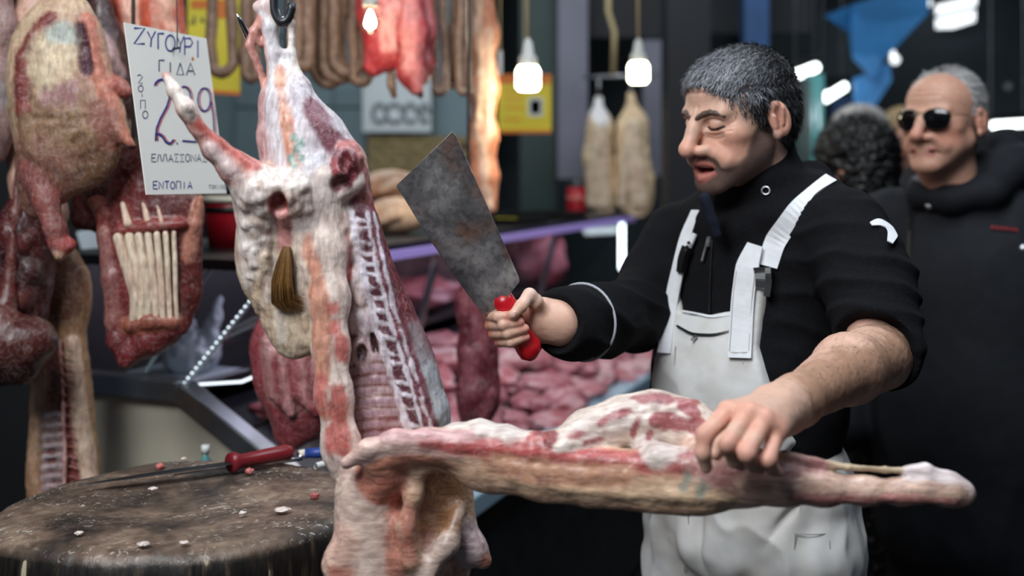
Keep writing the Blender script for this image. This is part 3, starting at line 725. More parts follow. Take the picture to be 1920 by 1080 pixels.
# ---- lamb half being held out: shoulder mass below, long flank and leg to the right
half = empty('lamb_half', P(760, 1080, 1.36)); tag(half, 'lamb half with long leg held out sideways in the butcher hand', 'meat cut')
f = Field(); Y1 = 1.37
chain(f, [(664, 866, Y1, 30), (688, 930, Y1, 48), (694, 1000, Y1, 52), (700, 1070, Y1, 58), (700, 1130, Y1, 50)], k=.03, flat=(YA, .9), col=lin(218, 196, 180), soft=.02)
chain(f, [(800, 860, Y1 + .02, 56), (818, 930, Y1 + .03, 54), (824, 1010, Y1 + .03, 52), (820, 1090, Y1 + .03, 56)], k=.03, flat=(YA, .7), col=lin(190, 154, 126), soft=.02)
chain(f, [(740, 1000, Y1 + .01, 50), (760, 1080, Y1 + .01, 64)], k=.03, flat=(YA, .8), col=lin(200, 162, 148), soft=.02)
chain(f, [(655, 1010, Y1 - .02, 20), (634, 1048, Y1 - .02, 18), (626, 1062, Y1 - .02, 12), (640, 1085, Y1 - .02, 24)], k=.02, col=lin(222, 186, 168), soft=.012)
chain(f, [(856, 1000, Y1 + .02, 28), (888, 1030, Y1 + .02, 22), (908, 1052, Y1 + .02, 13)], k=.015, col=lin(200, 180, 180), soft=.01)
blob(f, 726, 880, Y1 - .02, 44, 50, .030, 20, k=.024, col=lin(198, 128, 108), soft=.006, rag=.003)
chain(f, [(700, 862, Y1 - .045, 20), (760, 842, Y1 - .045, 22), (830, 850, Y1 - .045, 24), (890, 870, Y1 - .035, 26)], k=.02, col=lin(198, 134, 110), soft=.012)
blob(f, 830, 930, Y1 - .06, 40, 52, .05, 0, k=.03, op='-', col=lin(150, 108, 76), soft=.02)  # hollow, with its shadow put in as brown colour
chain(f, [(784, 884, Y1 - .035, 9), (778, 930, Y1 - .035, 10), (764, 985, Y1 - .035, 13), (772, 1050, Y1 - .035, 16)], k=.02, col=lin(206, 170, 142), soft=.012)
chain(f, [(806, 880, Y1 - .005, 8), (800, 930, Y1 - .0, 8), (792, 970, Y1 + .0, 10)], k=.016, col=lin(206, 172, 136), soft=.01)
chain(f, [(800, 1080, Y1 - .03, 16), (840, 1020, Y1 - .025, 14), (860, 960, Y1 - .01, 10)], k=.02, col=lin(206, 186, 172), soft=.012)
# arch: thin flank edge sweeping to the right, orange-pink skin band
chain(f, [(650, 868, Y1 - .05, 12), (690, 840, Y1 - .055, 14), (740, 824, Y1 - .055, 14), (800, 824, Y1 - .055, 15), (860, 834, Y1 - .055, 16), (930, 852, 1.32, 18)], k=.014, col=lin(226, 194, 182), soft=.008)
chain(f, [(850, 850, 1.335, 32), (930, 870, 1.32, 34), (1030, 886, 1.30, 36), (1130, 896, 1.29, 36), (1230, 902, 1.275, 38), (1320, 905, 1.265, 38), (1400, 905, 1.26, 36)], k=.03, flat=(YA, .55), col=lin(212, 176, 146), soft=.016)
# fat belly piece lying on top
chain(f, [(850, 804, 1.34, 9), (900, 806, 1.33, 15), (950, 820, 1.32, 18), (1000, 832, 1.31, 16), (1050, 834, 1.30, 16)], k=.012, flat=(YA, 1.6), col=FAT, soft=.01)
chain(f, [(1040, 832, 1.31, 16), (1100, 806, 1.32, 32), (1170, 790, 1.33, 42), (1230, 785, 1.33, 46), (1290, 800, 1.32, 44), (1350, 830, 1.31, 42)], k=.02, flat=(YA, 1.0), col=lin(222, 208, 194), soft=.012)
# leg: thigh, shank with a free tendon, hock
chain(f, [(1330, 870, 1.27, 44), (1400, 890, 1.26, 46), (1470, 902, 1.255, 40), (1540, 914, 1.25, 29), (1620, 920, 1.25, 22), (1690, 922, 1.25, 19), (1730, 914, 1.25, 22), (1780, 918, 1.25, 25), (1808, 926, 1.25, 19)], k=.018, col=lin(216, 184, 164), soft=.014)
chain(f, [(1470, 858, 1.25, 14), (1530, 868, 1.25, 10), (1590, 876, 1.25, 6), (1660, 881, 1.25, 5), (1712, 882, 1.25, 7)], k=.003, col=lin(206, 186, 152), soft=.006)
chain(f, [(1708, 886, 1.25, 11), (1736, 882, 1.25, 12), (1776, 902, 1.25, 14), (1806, 918, 1.25, 12)], k=.008, col=lin(224, 212, 210), soft=.008)
bh = snap(f); rn = random.Random(6)
onh = lambda pts, sink: on(bh, pts, sink, 1.0, 1.9)
f.chain(onh([(800, 826, 6), (860, 834, 7), (930, 842, 7), (1000, 852, 8), (1100, 860, 8), (1200, 866, 9), (1290, 870, 9)], .75), k=.008, col=lin(186, 92, 88), soft=.010, rag=.004)
f.chain(onh([(720, 815, 4), (800, 812, 5), (880, 820, 5)], .6), k=.008, col=lin(222, 180, 178), soft=.008)
f.chain(onh([(960, 896, 6), (1060, 914, 6), (1160, 924, 6), (1260, 930, 7), (1360, 934, 8)], .6), k=.010, col=lin(216, 186, 152), soft=.012, rag=.003)
f.chain(onh([(930, 868, 10), (1010, 884, 12), (1090, 892, 10), (1180, 890, 8)], .9), k=.008, col=lin(196, 148, 120), soft=.012, rag=.006)
f.chain(onh([(1200, 838, 16), (1232, 848, 19), (1262, 850, 16)], .4), k=.010, col=FAT, soft=.008, rag=.003)
for i in range(12):
    (p_, rr), = onh([(985 + rn.uniform(0, 62), 812 + rn.uniform(0, 22), 6)], .3); f.ell(p_, (rr, rr, rr * .8), k=.004, col=rn.choice([lin(150, 70, 70), lin(196, 120, 114)]), soft=.005)
for i in range(44):
    t = rn.random(); x = 1060 + 250 * t; y = 812 - 52 * math.sin(t * 2.2) + rn.uniform(-12, 34); a = rn.uniform(-34, -6); l = rn.uniform(10, 26)
    f.chain(onh([(x - l, y + l * .35, rn.uniform(2, 4)), (x, y, rn.uniform(4, 7)), (x + l, y - l * .3, rn.uniform(2, 4))], .5), k=.006, col=(lin(228, 216, 204) if rn.random() < .92 else lin(186, 124, 118)), soft=.005)
for x, y, rx, ry, a in ((1255, 792, 40, 15, 8), (1205, 750, 20, 6, -5), (1240, 746, 24, 6, 0), (1292, 768, 24, 11, 30), (1310, 800, 22, 18, 20), (1130, 790, 16, 4, -20), (1160, 775, 22, 4, -14), (1190, 800, 5, 16, 20), (1215, 818, 5, 14, 20), (1075, 815, 18, 4, -20), (1320, 850, 20, 24, 0), (1110, 825, 20, 4, -10), (1300, 862, 26, 10, 0)):
    paint(f, bh, x, y, rx * .9, ry * .9, lin(168, 98, 100), a, .003, .004)
for x, y, rx, ry in ((744, 960, 9, 40), (742, 1040, 10, 38), (752, 905, 6, 26), (766, 1000, 6, 40), (640, 1078, 14, 6), (912, 1052, 8, 8)): paint(f, bh, x, y, rx, ry, lin(196, 134, 114), 0, .010, .006)
for x, y, rx, ry in ((836, 910, 26, 22), (840, 960, 14, 40)): paint(f, bh, x, y, rx, ry, lin(160, 120, 84), 0, .02, .01)  # more shadow brown painted inside the hollow
f.chain(onh([(1490, 934, 5), (1560, 938, 5), (1640, 938, 4), (1720, 936, 3), (1790, 942, 3)], .8), k=.006, col=lin(180, 124, 118), soft=.005, rag=.003)
for x, y in ((1282, 912), (1288, 892), (1318, 908), (1314, 920), (1322, 896)): paint(f, bh, x, y, 4, 7, lin(166, 166, 150), 0, .006, .005)
for x, y in ((1320, 880), (1350, 900), (1370, 880), (1300, 870), (1530, 872), (1500, 866), (1480, 880)): paint(f, bh, x, y, 18, 6, lin(184, 134, 128), 10, .008, .005)
HALF = f
grow('half_body', f, .0028, FAT, 'meat_side', half, .0012, 60, 2, .0004, 200, .10)

# ---- hook, gambrel and overhead rails
rail = empty('meat_rail', (-.75, 1.42, 2.05)); tag(rail, 'steel hanging rail above the block', 'rail')
MB().tube([(-2.4, 1.42, 2.05), (.2, 1.42, 2.05)], .012, 10).build('bar', MATS['steel'], rail, True)
for x in (-1.6, .1): MB().tube([(x, 1.42, 2.05), (x, 1.42, 4.2)], .008, 8).build('hanger', MATS['steel_dark'], rail, True)
def hook(name, top, mid, label, r=.004, tip=(0, 0)):
    e = empty(name, mid); tag(e, label, 'hook', 'meat hooks')
    t = np.asarray(top, float); b = np.asarray(mid, float); R = .022
    pts = [t + np.array([0, R * math.cos(a) + R - R, R * math.sin(a)]) * 1 for a in np.linspace(-.4, math.pi, 7)]
    pts = [t + np.array([-.02 * math.cos(a), 0, .02 * math.sin(a)]) for a in np.linspace(-.3, math.pi, 8)][::-1]
    pts = pts[::-1]
    pts += [t + (b - t) * k for k in (.3, .6, .9)]
    pts += [b + np.array([.012 * (1 - math.cos(a)), 0, -.024 * math.sin(a)]) for a in np.linspace(0, 3.2, 10)]
    MB().tube(pts, r, 8).build('shaft', MATS['steel_dark'], e, True); return e
hook('meat_hook', (P(520, 0, Y0)[0] - .0, 1.42, 2.05), P(513, 8, Y0 - .006), 'steel hook holding the lamb carcass by its hock', .006)
g = empty('gambrel_spike', P(470, 60, Y0)); tag(g, 'pointed steel spike through the carcass heel tendon', 'spike')
MB().tube([P(444, 26, Y0 - .02), P(452, 40, Y0 - .015), P(466, 70, Y0), P(490, 78, Y0 + .01), P(520, 60, Y0 + .02)], [.0006, .004, .0055, .0055, .004], 8).build('spike', MATS['chrome'], g, True)
# ------------------------------------------------------------------ meat hanging at the left
TAN = lin(198, 172, 140); BRN = lin(128, 98, 76)
rl = empty('meat_rail', (-1.2, 2.0, 2.1)); tag(rl, 'steel hanging rail above the left meat row', 'rail')
MB().tube([(-2.6, 2.02, 2.10), (-.2, 2.02, 2.10)], .012, 10).build('bar', MATS['steel'], rl, True)
for x in (-2.2, -.3): MB().tube([(x, 2.02, 2.10), (x, 2.02, 4.2)], .008, 8).build('hanger', MATS['steel_dark'], rl, True)
def hung(name, label, cat, top, group='meat hanging at the left'):
    """an Empty at the top of a hanging cut plus its own hook"""
    e = empty(name, top); tag(e, label, cat, group); return e
def hk(x, y, Y, e=None):
    p = P(x, y, Y); m = MB().tube([(p[0], Y, p[2]), (p[0], Y, 2.06), (p[0] + .01, (Y + 2.02) / 2, 2.10), (p[0], 2.02, 2.116)], .004, 6); return m.build('hook', MATS['steel'], e, True)

# big lamb flank with tan skin
e = hung('lamb_flank', 'large tan skinned lamb flank with foreleg left of the price card', 'meat cut', P(125, 0, 1.92)); Y = 1.92
f = Field()
chain(f, [(122, 16, Y, 24), (116, 60, Y, 52), (108, 110, Y, 66), (110, 170, Y, 72), (122, 215, Y, 76)], k=.03, flat=(YA, .42), col=TAN, soft=.02)
chain(f, [(122, 215, Y, 76), (140, 262, Y, 74), (150, 300, Y, 44)], k=.03, flat=(YA, .42), col=lin(140, 112, 86), soft=.03)
chain(f, [(152, 60, Y - .005, 22), (176, 150, Y - .005, 26), (206, 216, Y - .005, 26), (230, 254, Y - .016, 13), (250, 272, Y - .024, 4)], k=.006, flat=(YA, .7), col=lin(180, 140, 116), soft=.02)
chain(f, [(96, 40, Y, 14), (62, 84, Y, 20), (56, 150, Y, 18), (66, 230, Y, 18), (84, 310, Y, 18)], k=.02, flat=(YA, .7), col=TAN, soft=.02)
bf = snap(f); onf = lambda pts, sink: on(bf, pts, sink, 1.6, 2.2); PF = dict(t0=1.6, t1=2.2)
f.chain(onf([(96, 34, 8), (64, 70, 8), (44, 110, 8), (40, 150, 8), (46, 210, 9), (60, 280, 12)], .2), k=.008, col=lin(128, 58, 54), soft=.01, rag=.006)
f.chain(onf([(164, 36, 7), (172, 90, 8), (184, 140, 9), (204, 190, 8), (222, 244, 8), (240, 266, 5)], .1), k=.006, col=lin(196, 124, 100), soft=.008, rag=.004)
f.chain(onf([(150, 50, 6), (156, 90, 9), (164, 130, 8)], -.2), k=.008, op='-', col=lin(84, 46, 58), soft=.008, rag=.003)
rn = random.Random(31)
for i in range(26):
    y = 190 + 130 * rn.random(); x = 70 + 90 * rn.random(); l = rn.uniform(18, 44)
    f.chain(onf([(x - l * .5, y + rn.uniform(-4, 4), 1.6), (x, y + rn.uniform(-5, 5), 2.6), (x + l * .5, y - 6, 1.6)], .4), k=.006)
for i in range(10):
    x = 74 + 70 * rn.random(); y = 70 + 60 * rn.random(); f.chain(onf([(x, y, 2), (x + rn.uniform(-6, 10), y + 36, 3), (x + rn.uniform(-6, 14), y + 66, 2)], .5), k=.008, col=lin(216, 198, 164), soft=.010, rag=.004)
paint(f, bf, 112, 172, 30, 12, lin(166, 128, 124), -18, .015, .012, .02, **PF); paint(f, bf, 118, 190, 20, 10, lin(160, 120, 116), 10, .015, .012, .02, **PF)
paint(f, bf, 140, 276, 40, 10, lin(112, 56, 56), -8, .012, .008, .02, **PF); paint(f, bf, 130, 300, 90, 46, lin(118, 86, 62), -8, .02, .012, .03, **PF); paint(f, bf, 110, 238, 70, 26, lin(150, 120, 90), -8, .03, .012, .02, **PF)
paint(f, bf, 95, 110, 26, 40, lin(216, 198, 164), 10, .03, .014, .02, **PF); paint(f, bf, 116, 62, 16, 10, lin(170, 182, 172), 0, .02, .008, .02, **PF); paint(f, bf, 200, 240, 14, 40, lin(150, 100, 84), -20, .02, .01, .02, **PF)
chain(f, [(100, 300, Y, 46), (84, 340, Y + .01, 36), (72, 380, Y + .02, 30)], k=.03, flat=(YA, .7), col=lin(140, 100, 84), soft=.02)
chain(f, [(66, 320, Y - .01, 22), (86, 380, Y - .02, 22), (104, 430, Y - .03, 18), (114, 466, Y - .03, 17)], k=.012, col=lin(136, 78, 72), soft=.010, rag=.006)
chain(f, [(104, 452, Y - .03, 12), (122, 460, Y - .03, 14), (134, 458, Y - .03, 9)], k=.008, col=lin(168, 74, 70), soft=.006, rag=.003)
blob(f, 112, 480, Y - .035, 9, 10, .012, 0, k=.006, col=lin(196, 160, 134), soft=.006, rag=.003)
chain(f, [(196, 150, Y + .02, 12), (222, 160, Y + .0, 13), (238, 172, Y, 10)], k=.010, col=lin(164, 92, 80), soft=.008, rag=.005)
grow('flank_body', f, .004, TAN, 'meat_dry', e, .003, 30, 3, .001, 180, .16); hk(125, 6, Y, e)
# pale skinned leg behind it
e = hung('lamb_joint', 'pale pinkish lamb leg hanging behind the large flank', 'meat cut', P(72, -20, 2.06)); Y = 2.06
f = Field(); chain(f, [(82, -40, Y, 34), (66, 60, Y, 42), (50, 160, Y, 38), (44, 260, Y, 30), (62, 340, Y, 34), (78, 400, Y, 38), (74, 440, Y, 34)], k=.04, col=lin(202, 164, 142), soft=.02)
blob(f, 60, 380, Y - .04, 30, 40, .04, 0, op='c', col=lin(170, 120, 112), soft=.02, rag=.01)
grow('leg_body', f, .0045, TAN, 'meat_dry', e, .003, 30, 4, .001, 150, .14); hk(82, -30, Y, e)
# grey leg cut by the picture's left edge
e = hung('lamb_joint', 'greyish lamb leg cut off by the left picture edge', 'meat cut', P(-2, -20, 2.0)); Y = 2.0
f = Field(); chain(f, [(0, -40, Y, 20), (0, 60, Y, 26), (-4, 150, Y, 30), (-8, 240, Y, 28), (-6, 290, Y, 18)], k=.04, col=lin(156, 128, 122), soft=.02)
blob(f, 8, 180, Y - .05, 14, 20, .03, 0, op='c', col=lin(184, 186, 186), soft=.02)
grow('leg_body', f, .005, TAN, 'meat_dry', e, .003, 30, 5, 0, 150, .2); hk(0, -30, Y, e)
# dark red neck pieces, darkened further to put the lower-left shade into the colour
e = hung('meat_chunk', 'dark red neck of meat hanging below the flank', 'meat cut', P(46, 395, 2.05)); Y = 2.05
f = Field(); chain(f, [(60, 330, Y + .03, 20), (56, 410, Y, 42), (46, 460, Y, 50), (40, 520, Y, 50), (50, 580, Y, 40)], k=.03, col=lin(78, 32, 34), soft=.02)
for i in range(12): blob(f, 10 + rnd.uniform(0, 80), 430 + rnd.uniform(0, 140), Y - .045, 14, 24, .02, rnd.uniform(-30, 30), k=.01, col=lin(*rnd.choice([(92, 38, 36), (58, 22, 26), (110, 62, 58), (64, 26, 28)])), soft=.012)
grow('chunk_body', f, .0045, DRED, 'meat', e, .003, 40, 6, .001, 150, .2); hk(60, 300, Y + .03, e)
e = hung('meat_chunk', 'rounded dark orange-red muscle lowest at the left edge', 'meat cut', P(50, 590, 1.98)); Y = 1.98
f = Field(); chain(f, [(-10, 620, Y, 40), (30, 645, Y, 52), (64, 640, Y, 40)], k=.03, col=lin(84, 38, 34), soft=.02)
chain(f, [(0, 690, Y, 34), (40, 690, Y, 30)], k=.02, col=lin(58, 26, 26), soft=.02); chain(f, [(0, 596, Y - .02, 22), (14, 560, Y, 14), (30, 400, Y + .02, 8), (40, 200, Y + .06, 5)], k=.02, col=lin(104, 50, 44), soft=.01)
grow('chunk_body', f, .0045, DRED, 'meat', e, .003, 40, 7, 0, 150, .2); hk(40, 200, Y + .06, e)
# hanging side with its spine showing
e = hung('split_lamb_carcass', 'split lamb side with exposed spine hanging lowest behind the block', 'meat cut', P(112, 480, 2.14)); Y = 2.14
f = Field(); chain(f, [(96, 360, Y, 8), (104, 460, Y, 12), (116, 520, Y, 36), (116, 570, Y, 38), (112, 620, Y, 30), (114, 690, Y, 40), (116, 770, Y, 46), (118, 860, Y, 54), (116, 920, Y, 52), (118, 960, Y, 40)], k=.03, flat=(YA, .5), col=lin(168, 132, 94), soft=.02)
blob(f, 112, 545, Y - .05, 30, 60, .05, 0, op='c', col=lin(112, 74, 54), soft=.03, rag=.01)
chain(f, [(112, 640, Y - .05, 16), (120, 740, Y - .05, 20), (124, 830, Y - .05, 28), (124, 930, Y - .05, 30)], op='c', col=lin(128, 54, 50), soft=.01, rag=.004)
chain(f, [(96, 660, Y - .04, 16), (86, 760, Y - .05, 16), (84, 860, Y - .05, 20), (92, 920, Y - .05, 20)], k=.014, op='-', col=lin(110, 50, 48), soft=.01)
chain(f, [(113, 640, Y - .035, 3), (118, 760, Y - .045, 3), (122, 860, Y - .05, 3), (120, 940, Y - .05, 3)], k=.006, col=lin(206, 160, 150), soft=.004)
for i in range(15):
    y = 645 + i * 19; x = 116 + i * .4; chain(f, [(x, y, Y - .042, 2), (x + 16 + i * .6, y + 5, Y - .04, 2)], k=.005, col=lin(184, 120, 112), soft=.004)
    if i > 6: chain(f, [(x - 4, y, Y - .035, 2), (x - 36, y + 4, Y - .03, 3)], k=.006, col=lin(176, 160, 160), soft=.006)
chain(f, [(136, 640, Y - .02, 6), (146, 740, Y - .02, 7), (158, 840, Y - .02, 9), (170, 900, Y - .02, 10), (172, 930, Y - .02, 10)], k=.01, col=lin(220, 194, 168), soft=.008)
chain(f, [(82, 700, Y - .02, 5), (66, 790, Y - .02, 6), (64, 860, Y - .02, 6), (78, 930, Y - .02, 6)], k=.01, col=lin(196, 160, 128), soft=.008)
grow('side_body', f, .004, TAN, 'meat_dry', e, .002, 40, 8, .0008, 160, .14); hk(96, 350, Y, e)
# dark meat between, and cuts at the top with the orange light put into their colour
e = hung('meat_strip', 'dark red strip of meat between the flank and the price card', 'meat cut', P(200, 20, 2.16)); Y = 2.16
f = Field(); chain(f, [(185, -20, Y, 16), (196, 80, Y, 30), (214, 180, Y, 36), (208, 280, Y, 40), (200, 350, Y, 46), (205, 410, Y, 34)], k=.03, col=lin(62, 30, 32), soft=.02)
chain(f, [(190, 80, Y - .03, 12), (204, 110, Y - .035, 16), (216, 130, Y - .03, 12)], k=.012, col=lin(186, 156, 156), soft=.01)
chain(f, [(148, 380, Y - .02, 12), (154, 412, Y - .02, 20)], k=.02, col=lin(96, 36, 38), soft=.01)
grow('strip_body', f, .005, DRED, 'meat', e, .004, 40, 9, 0, 150, .2); hk(185, -10, Y, e)
for i, (x, w, yb, lab) in enumerate(((245, 30, 92, 'orange-red cut of meat hanging behind the card top, left of two'), (308, 34, 100, 'orange-red cut of meat hanging behind the card top, right of two'))):
    Y = 2.25; e = hung('meat_cut', lab, 'meat cut', P(x, -30, Y)); f = Field()
    chain(f, [(x, -60, Y, w * .7), (x - 4, 10, Y, w), (x, 60, Y, w), (x + 2, yb, Y, w * .5)], k=.03, col=lin(206, 92, 66), soft=.02)
    for k in range(8): chain(f, [(x + rnd.uniform(-w, w) * .7, -20, Y - S(w, Y) * .8, 3), (x + rnd.uniform(-w, w) * .7, 70, Y - S(w, Y) * .8, 3)], k=.01, col=lin(232, 176, 150), soft=.01)
    grow('cut_body', f, .005, RED, 'meat', e, .004, 40, 10 + i, 0, 150, .2); hk(x, -50, Y, e)
# rib rack
e = hung('rib_rack', 'rack of lamb ribs with bare white bones below the price card', 'meat cut', P(290, 330, 2.0)); Y = 2.0
f = Field()
chain(f, [(216, 300, Y + .02, 24), (290, 340, Y + .01, 60), (300, 400, Y, 62)], k=.03, flat=(YA, .55), col=lin(92, 38, 38), soft=.02)
chain(f, [(250, 400, Y, 46), (262, 480, Y, 52), (268, 560, Y, 52), (262, 610, Y, 50)], k=.03, flat=(YA, .5), col=lin(120, 50, 48), soft=.02)
chain(f, [(338, 400, Y, 34), (330, 480, Y, 32), (325, 550, Y, 36), (310, 600, Y, 36)], k=.03, flat=(YA, .5), col=lin(96, 42, 38), soft=.02)
chain(f, [(214, 600, Y - .02, 12), (222, 640, Y - .02, 14), (236, 676, Y - .02, 10), (280, 640, Y - .02, 20), (322, 612, Y - .02, 16)], k=.02, col=lin(116, 40, 42), soft=.01)
chain(f, [(244, 610, Y - .035, 11), (285, 602, Y - .04, 12), (328, 603, Y - .035, 9)], k=.014, col=lin(150, 84, 64), soft=.008)
chain(f, [(196, 440, Y - .01, 10), (206, 520, Y - .02, 12), (214, 600, Y - .02, 12)], k=.014, col=lin(146, 92, 86), soft=.01, rag=.004)
chain(f, [(376, 372, Y - .02, 5), (366, 420, Y - .02, 6), (352, 480, Y - .015, 6)], k=.012, col=lin(196, 134, 112), soft=.008)
chain(f, [(228, 432, Y - .035, 8), (280, 424, Y - .04, 9), (340, 420, Y - .035, 8)], k=.012, col=lin(140, 62, 58), soft=.008)
chain(f, [(180, 380, Y + .02, 14), (198, 400, Y, 12), (202, 450, Y, 9)], k=.02, col=lin(150, 76, 66), soft=.01)
grow('rack_body', f, .0035, DRED, 'meat', e, .002, 50, 12, .0012, 200, .2); hk(250, 320, Y, e)
for i in range(7):
    t = i / 6; x0 = 222 + 104 * t ** .9; x1 = 252 + 80 * t; w = 10 - 5.5 * t
    f = Field(); z = Y - .045 + .006 * (2 * t - 1) ** 2
    chain(f, [(x0, 446 - 10 * t, z, w), (x0 + (x1 - x0) * .35 + 4 * (1 - t), 495, z - .002, w * 1.05), (x1 + 2 - 5 * t, 555, z, w), (x1, 602, z + .003, w * .9)], k=.0006)
    V, Q = f.mesh(.003); mk('rib_bone', V, Q, MATS['meat_dry'], e, np.tile(np.array(lin(232, 216, 190)), (len(V), 1)))
for x, w in ((236, 8), (275, 7), (300, 5)):
    f = Field(); chain(f, [(x - 6, 382, Y - .032, w * .6), (x + 4, 420, Y - .042, w)], k=.004); V, Q = f.mesh(.003)
    mk('rib_bone', V, Q, MATS['meat_dry'], e, np.tile(np.array(lin(226, 200, 176)), (len(V), 1)))
# ------------------------------------------------------------------ hanging goods further back
rl = empty('meat_rail', (-.5, 2.8, 2.12)); tag(rl, 'steel hanging rail carrying the sausages', 'rail')
MB().tube([(-1.6, 2.8, 2.12), (1.1, 2.8, 2.12)], .014, 10).build('bar', MATS['steel'], rl, True)
for x in (-1.2, .9): MB().tube([(x, 2.8, 2.12), (x, 2.8, 4.2)], .008, 8).build('hanger', MATS['steel_dark'], rl, True)
rn = random.Random(21)
SG = 'looped sausages hanging from the rail'
loops = [(398, 436, 148, 11), (462, 482, 158, 11), (556, 578, 138, 12), (592, 640, 168, 11), (606, 664, 160, 12), (628, 680, 150, 12), (664, 690, 166, 11), (816, 832, 182, 8), (846, 852, 168, 6), (862, 880, 182, 9)]
labs = ['brown sausage loop in front of the yellow sign, leftmost', 'brown sausage loop just left of the carcass shank', 'short brown sausage loop right of the carcass shank', 'longest brown sausage loop left of the bare bulb', 'thick brown sausage loop crossing the longest one', 'upper brown sausage loop of the cluster by the bulb', 'narrow brown sausage loop directly under the bare bulb', 'brown sausage loop right of the red meat strips', 'thin pale sausage between the two right loops', 'rightmost brown sausage loop beside the orange lamb side']
for i, (x0, x1, yb, r) in enumerate(loops):
    Y = 2.78 + rn.uniform(-.04, .05); rr = S(r, Y); a = P(x0, 0, Y)[0]; b = P(x1, 0, Y)[0]; zb = P(0, yb, Y)[2] + rr; c = (a + b) / 2; h = max((b - a) / 2, .006)
    zt = 2.134
    pts = [(a + (c - a) * .6, 2.8, zt), (a, Y, zt - .10)] + [(a + rn.uniform(-.006, .006), Y - .004, z) for z in np.linspace(zt - .16, zb + h, 5)]
    pts += [(c - h * math.cos(t), Y - .006, zb + h - h * 1.0 * math.sin(t)) for t in np.linspace(.3, math.pi - .3, 7)]
    pts += [(b + rn.uniform(-.006, .006), Y, z) for z in np.linspace(zb + h, zt - .16, 5)] + [(b, Y, zt - .10), (b - (b - c) * .6, 2.8, zt)]
    rs = [rr * .5] + [rr * rn.uniform(.86, 1.1) for _ in pts[2:]] + [rr * .5]
    s = MB().tube(pts, rs, 12).build('sausage', MATS['sausage'], None, True); tag(s, labs[i], 'sausage', SG)
def strip(name, label, pts, Y, base, streak, vox=.006, seed=0, cat='meat cut', group=None, hookto=None):
    e = empty(name, P(pts[0][0], pts[0][1], Y)); tag(e, label, cat, group); f = Field()
    chain(f, [(x, y, Y, r) for x, y, r in pts], k=.03, flat=(YA, .6), col=base, soft=.02)
    rr = random.Random(seed)
    for k in range(9):
        i = rr.randrange(len(pts) - 1); x, y, r = pts[i]; x2, y2, r2 = pts[i + 1]; o_ = rr.uniform(-.7, .7)
        f.cap(P(x + r * o_, y, Y - S(r, Y) * .5), P(x2 + r2 * o_, y2, Y - S(r2, Y) * .5), S(3, Y), S(2.5, Y), k=.012, col=streak, soft=.012, rag=.006)
    grow(name + '_body', f, vox, base, 'meat', e, .004, 35, seed, 0, 150, .18)
    top = P(*pts[0][:2], Y)
    hz = hookto or 2.12
    MB().tube([top, (top[0], Y, hz - .02), (top[0], Y + (2.8 - Y if hookto is None else 0), hz + .016)], .004, 6).build('hook', MATS['steel'], e, True)
    return e
G = 'raw meat strips under the bulb'
strip('meat_strip', 'broad red meat slab hanging behind the bare bulb', [(720, -60, 40), (718, 20, 44), (726, 90, 36), (700, 126, 16)], 2.7, lin(176, 52, 58), lin(222, 150, 144), seed=1, group=G)
strip('meat_strip', 'long red meat strip hanging in the middle of three', [(770, -60, 20), (772, 60, 24), (770, 130, 22), (780, 168, 12)], 2.68, lin(160, 46, 52), lin(206, 120, 118), seed=2, group=G)
strip('meat_strip', 'narrow dark red meat strip, rightmost of three', [(798, -60, 12), (800, 60, 13), (798, 120, 12), (794, 150, 8)], 2.72, lin(140, 40, 46), lin(190, 100, 100), seed=3, group=G)
for i, (x, lab) in enumerate(((736, 'dark string end dangling below the broad red slab'), (786, 'dark string end dangling below the middle red strip'))):
    o = MB().tube([P(x - 4, 120, 2.71), P(x - 2, 160, 2.70), P(x + 4, 184, 2.70)], [.008, .012, .006], 8).build('sausage_end', MATS['sausage'], None, True); tag(o, lab.replace('string', 'sausage'), 'sausage', 'sausage ends')
# orange lamb side lit by the bulbs
strip('split_lamb_carcass', 'orange-lit split lamb side hanging behind the cleaver', [(905, -80, 18), (906, 60, 23), (908, 160, 22), (904, 260, 24), (910, 330, 20), (922, 390, 12)], 3.05, lin(226, 152, 112), lin(240, 206, 176), seed=4)
# two pale tripe pieces
for i, (x, lab, w) in enumerate(((1124, 'cream tripe sheet with white top, hanging left of two', .8), (1186, 'cream tripe sheet hanging right, below the far bulb', 1.0))):
    Y = 4.95; e = empty('tripe', P(x, 180, Y)); tag(e, lab, 'tripe', 'hanging tripe'); f = Field()
    chain(f, [(x - 2, 185 - 6 * i, Y, 8 * w), (x, 240, Y, 19 * w), (x - 4, 300, Y, 25 * w), (x + 6, 350, Y, 28 * w), (x + 8, 384, Y, 24 * w)], k=.05, flat=(YA, .5), col=lin(222, 200, 160), soft=.03)
    for k in range(8): xx = x + rn.uniform(-22, 22); chain(f, [(x + (xx - x) * .4, 230, Y - .05, 4), (xx, 380, Y - .06, 7)], k=.02)
    if i == 0: blob(f, x, 210, Y - .03, 12, 30, .06, -10, op='c', col=lin(226, 230, 232), soft=.02)
    grow('tripe_body', f, .011, FATY, 'meat_dry', e, .012, 14, 30 + i, .004, 60, .1)
    MB().tube([P(x - 2, 185, Y), P(x - 2, 165, Y), (P(x - 2, 0, Y)[0], Y, 1.92)], .006, 6).build('hook', MATS['steel'], e, True)
rl = empty('tripe_rail', P(1150, 132, 4.95)); tag(rl, 'thin rail carrying the tripe between two cords', 'rail')
MB().tube([P(1095, 145, 4.95), P(1235, 140, 4.95)], .008, 8).build('bar', MATS['steel'], rl, True)
p = P(1150, 140, 4.95); MB().tube([p, P(1152, 60, 4.95), P(1140, 20, 4.95), (p[0], 4.95, 4.2)], .012, 8).build('cord', MATS['cord'], rl, True)
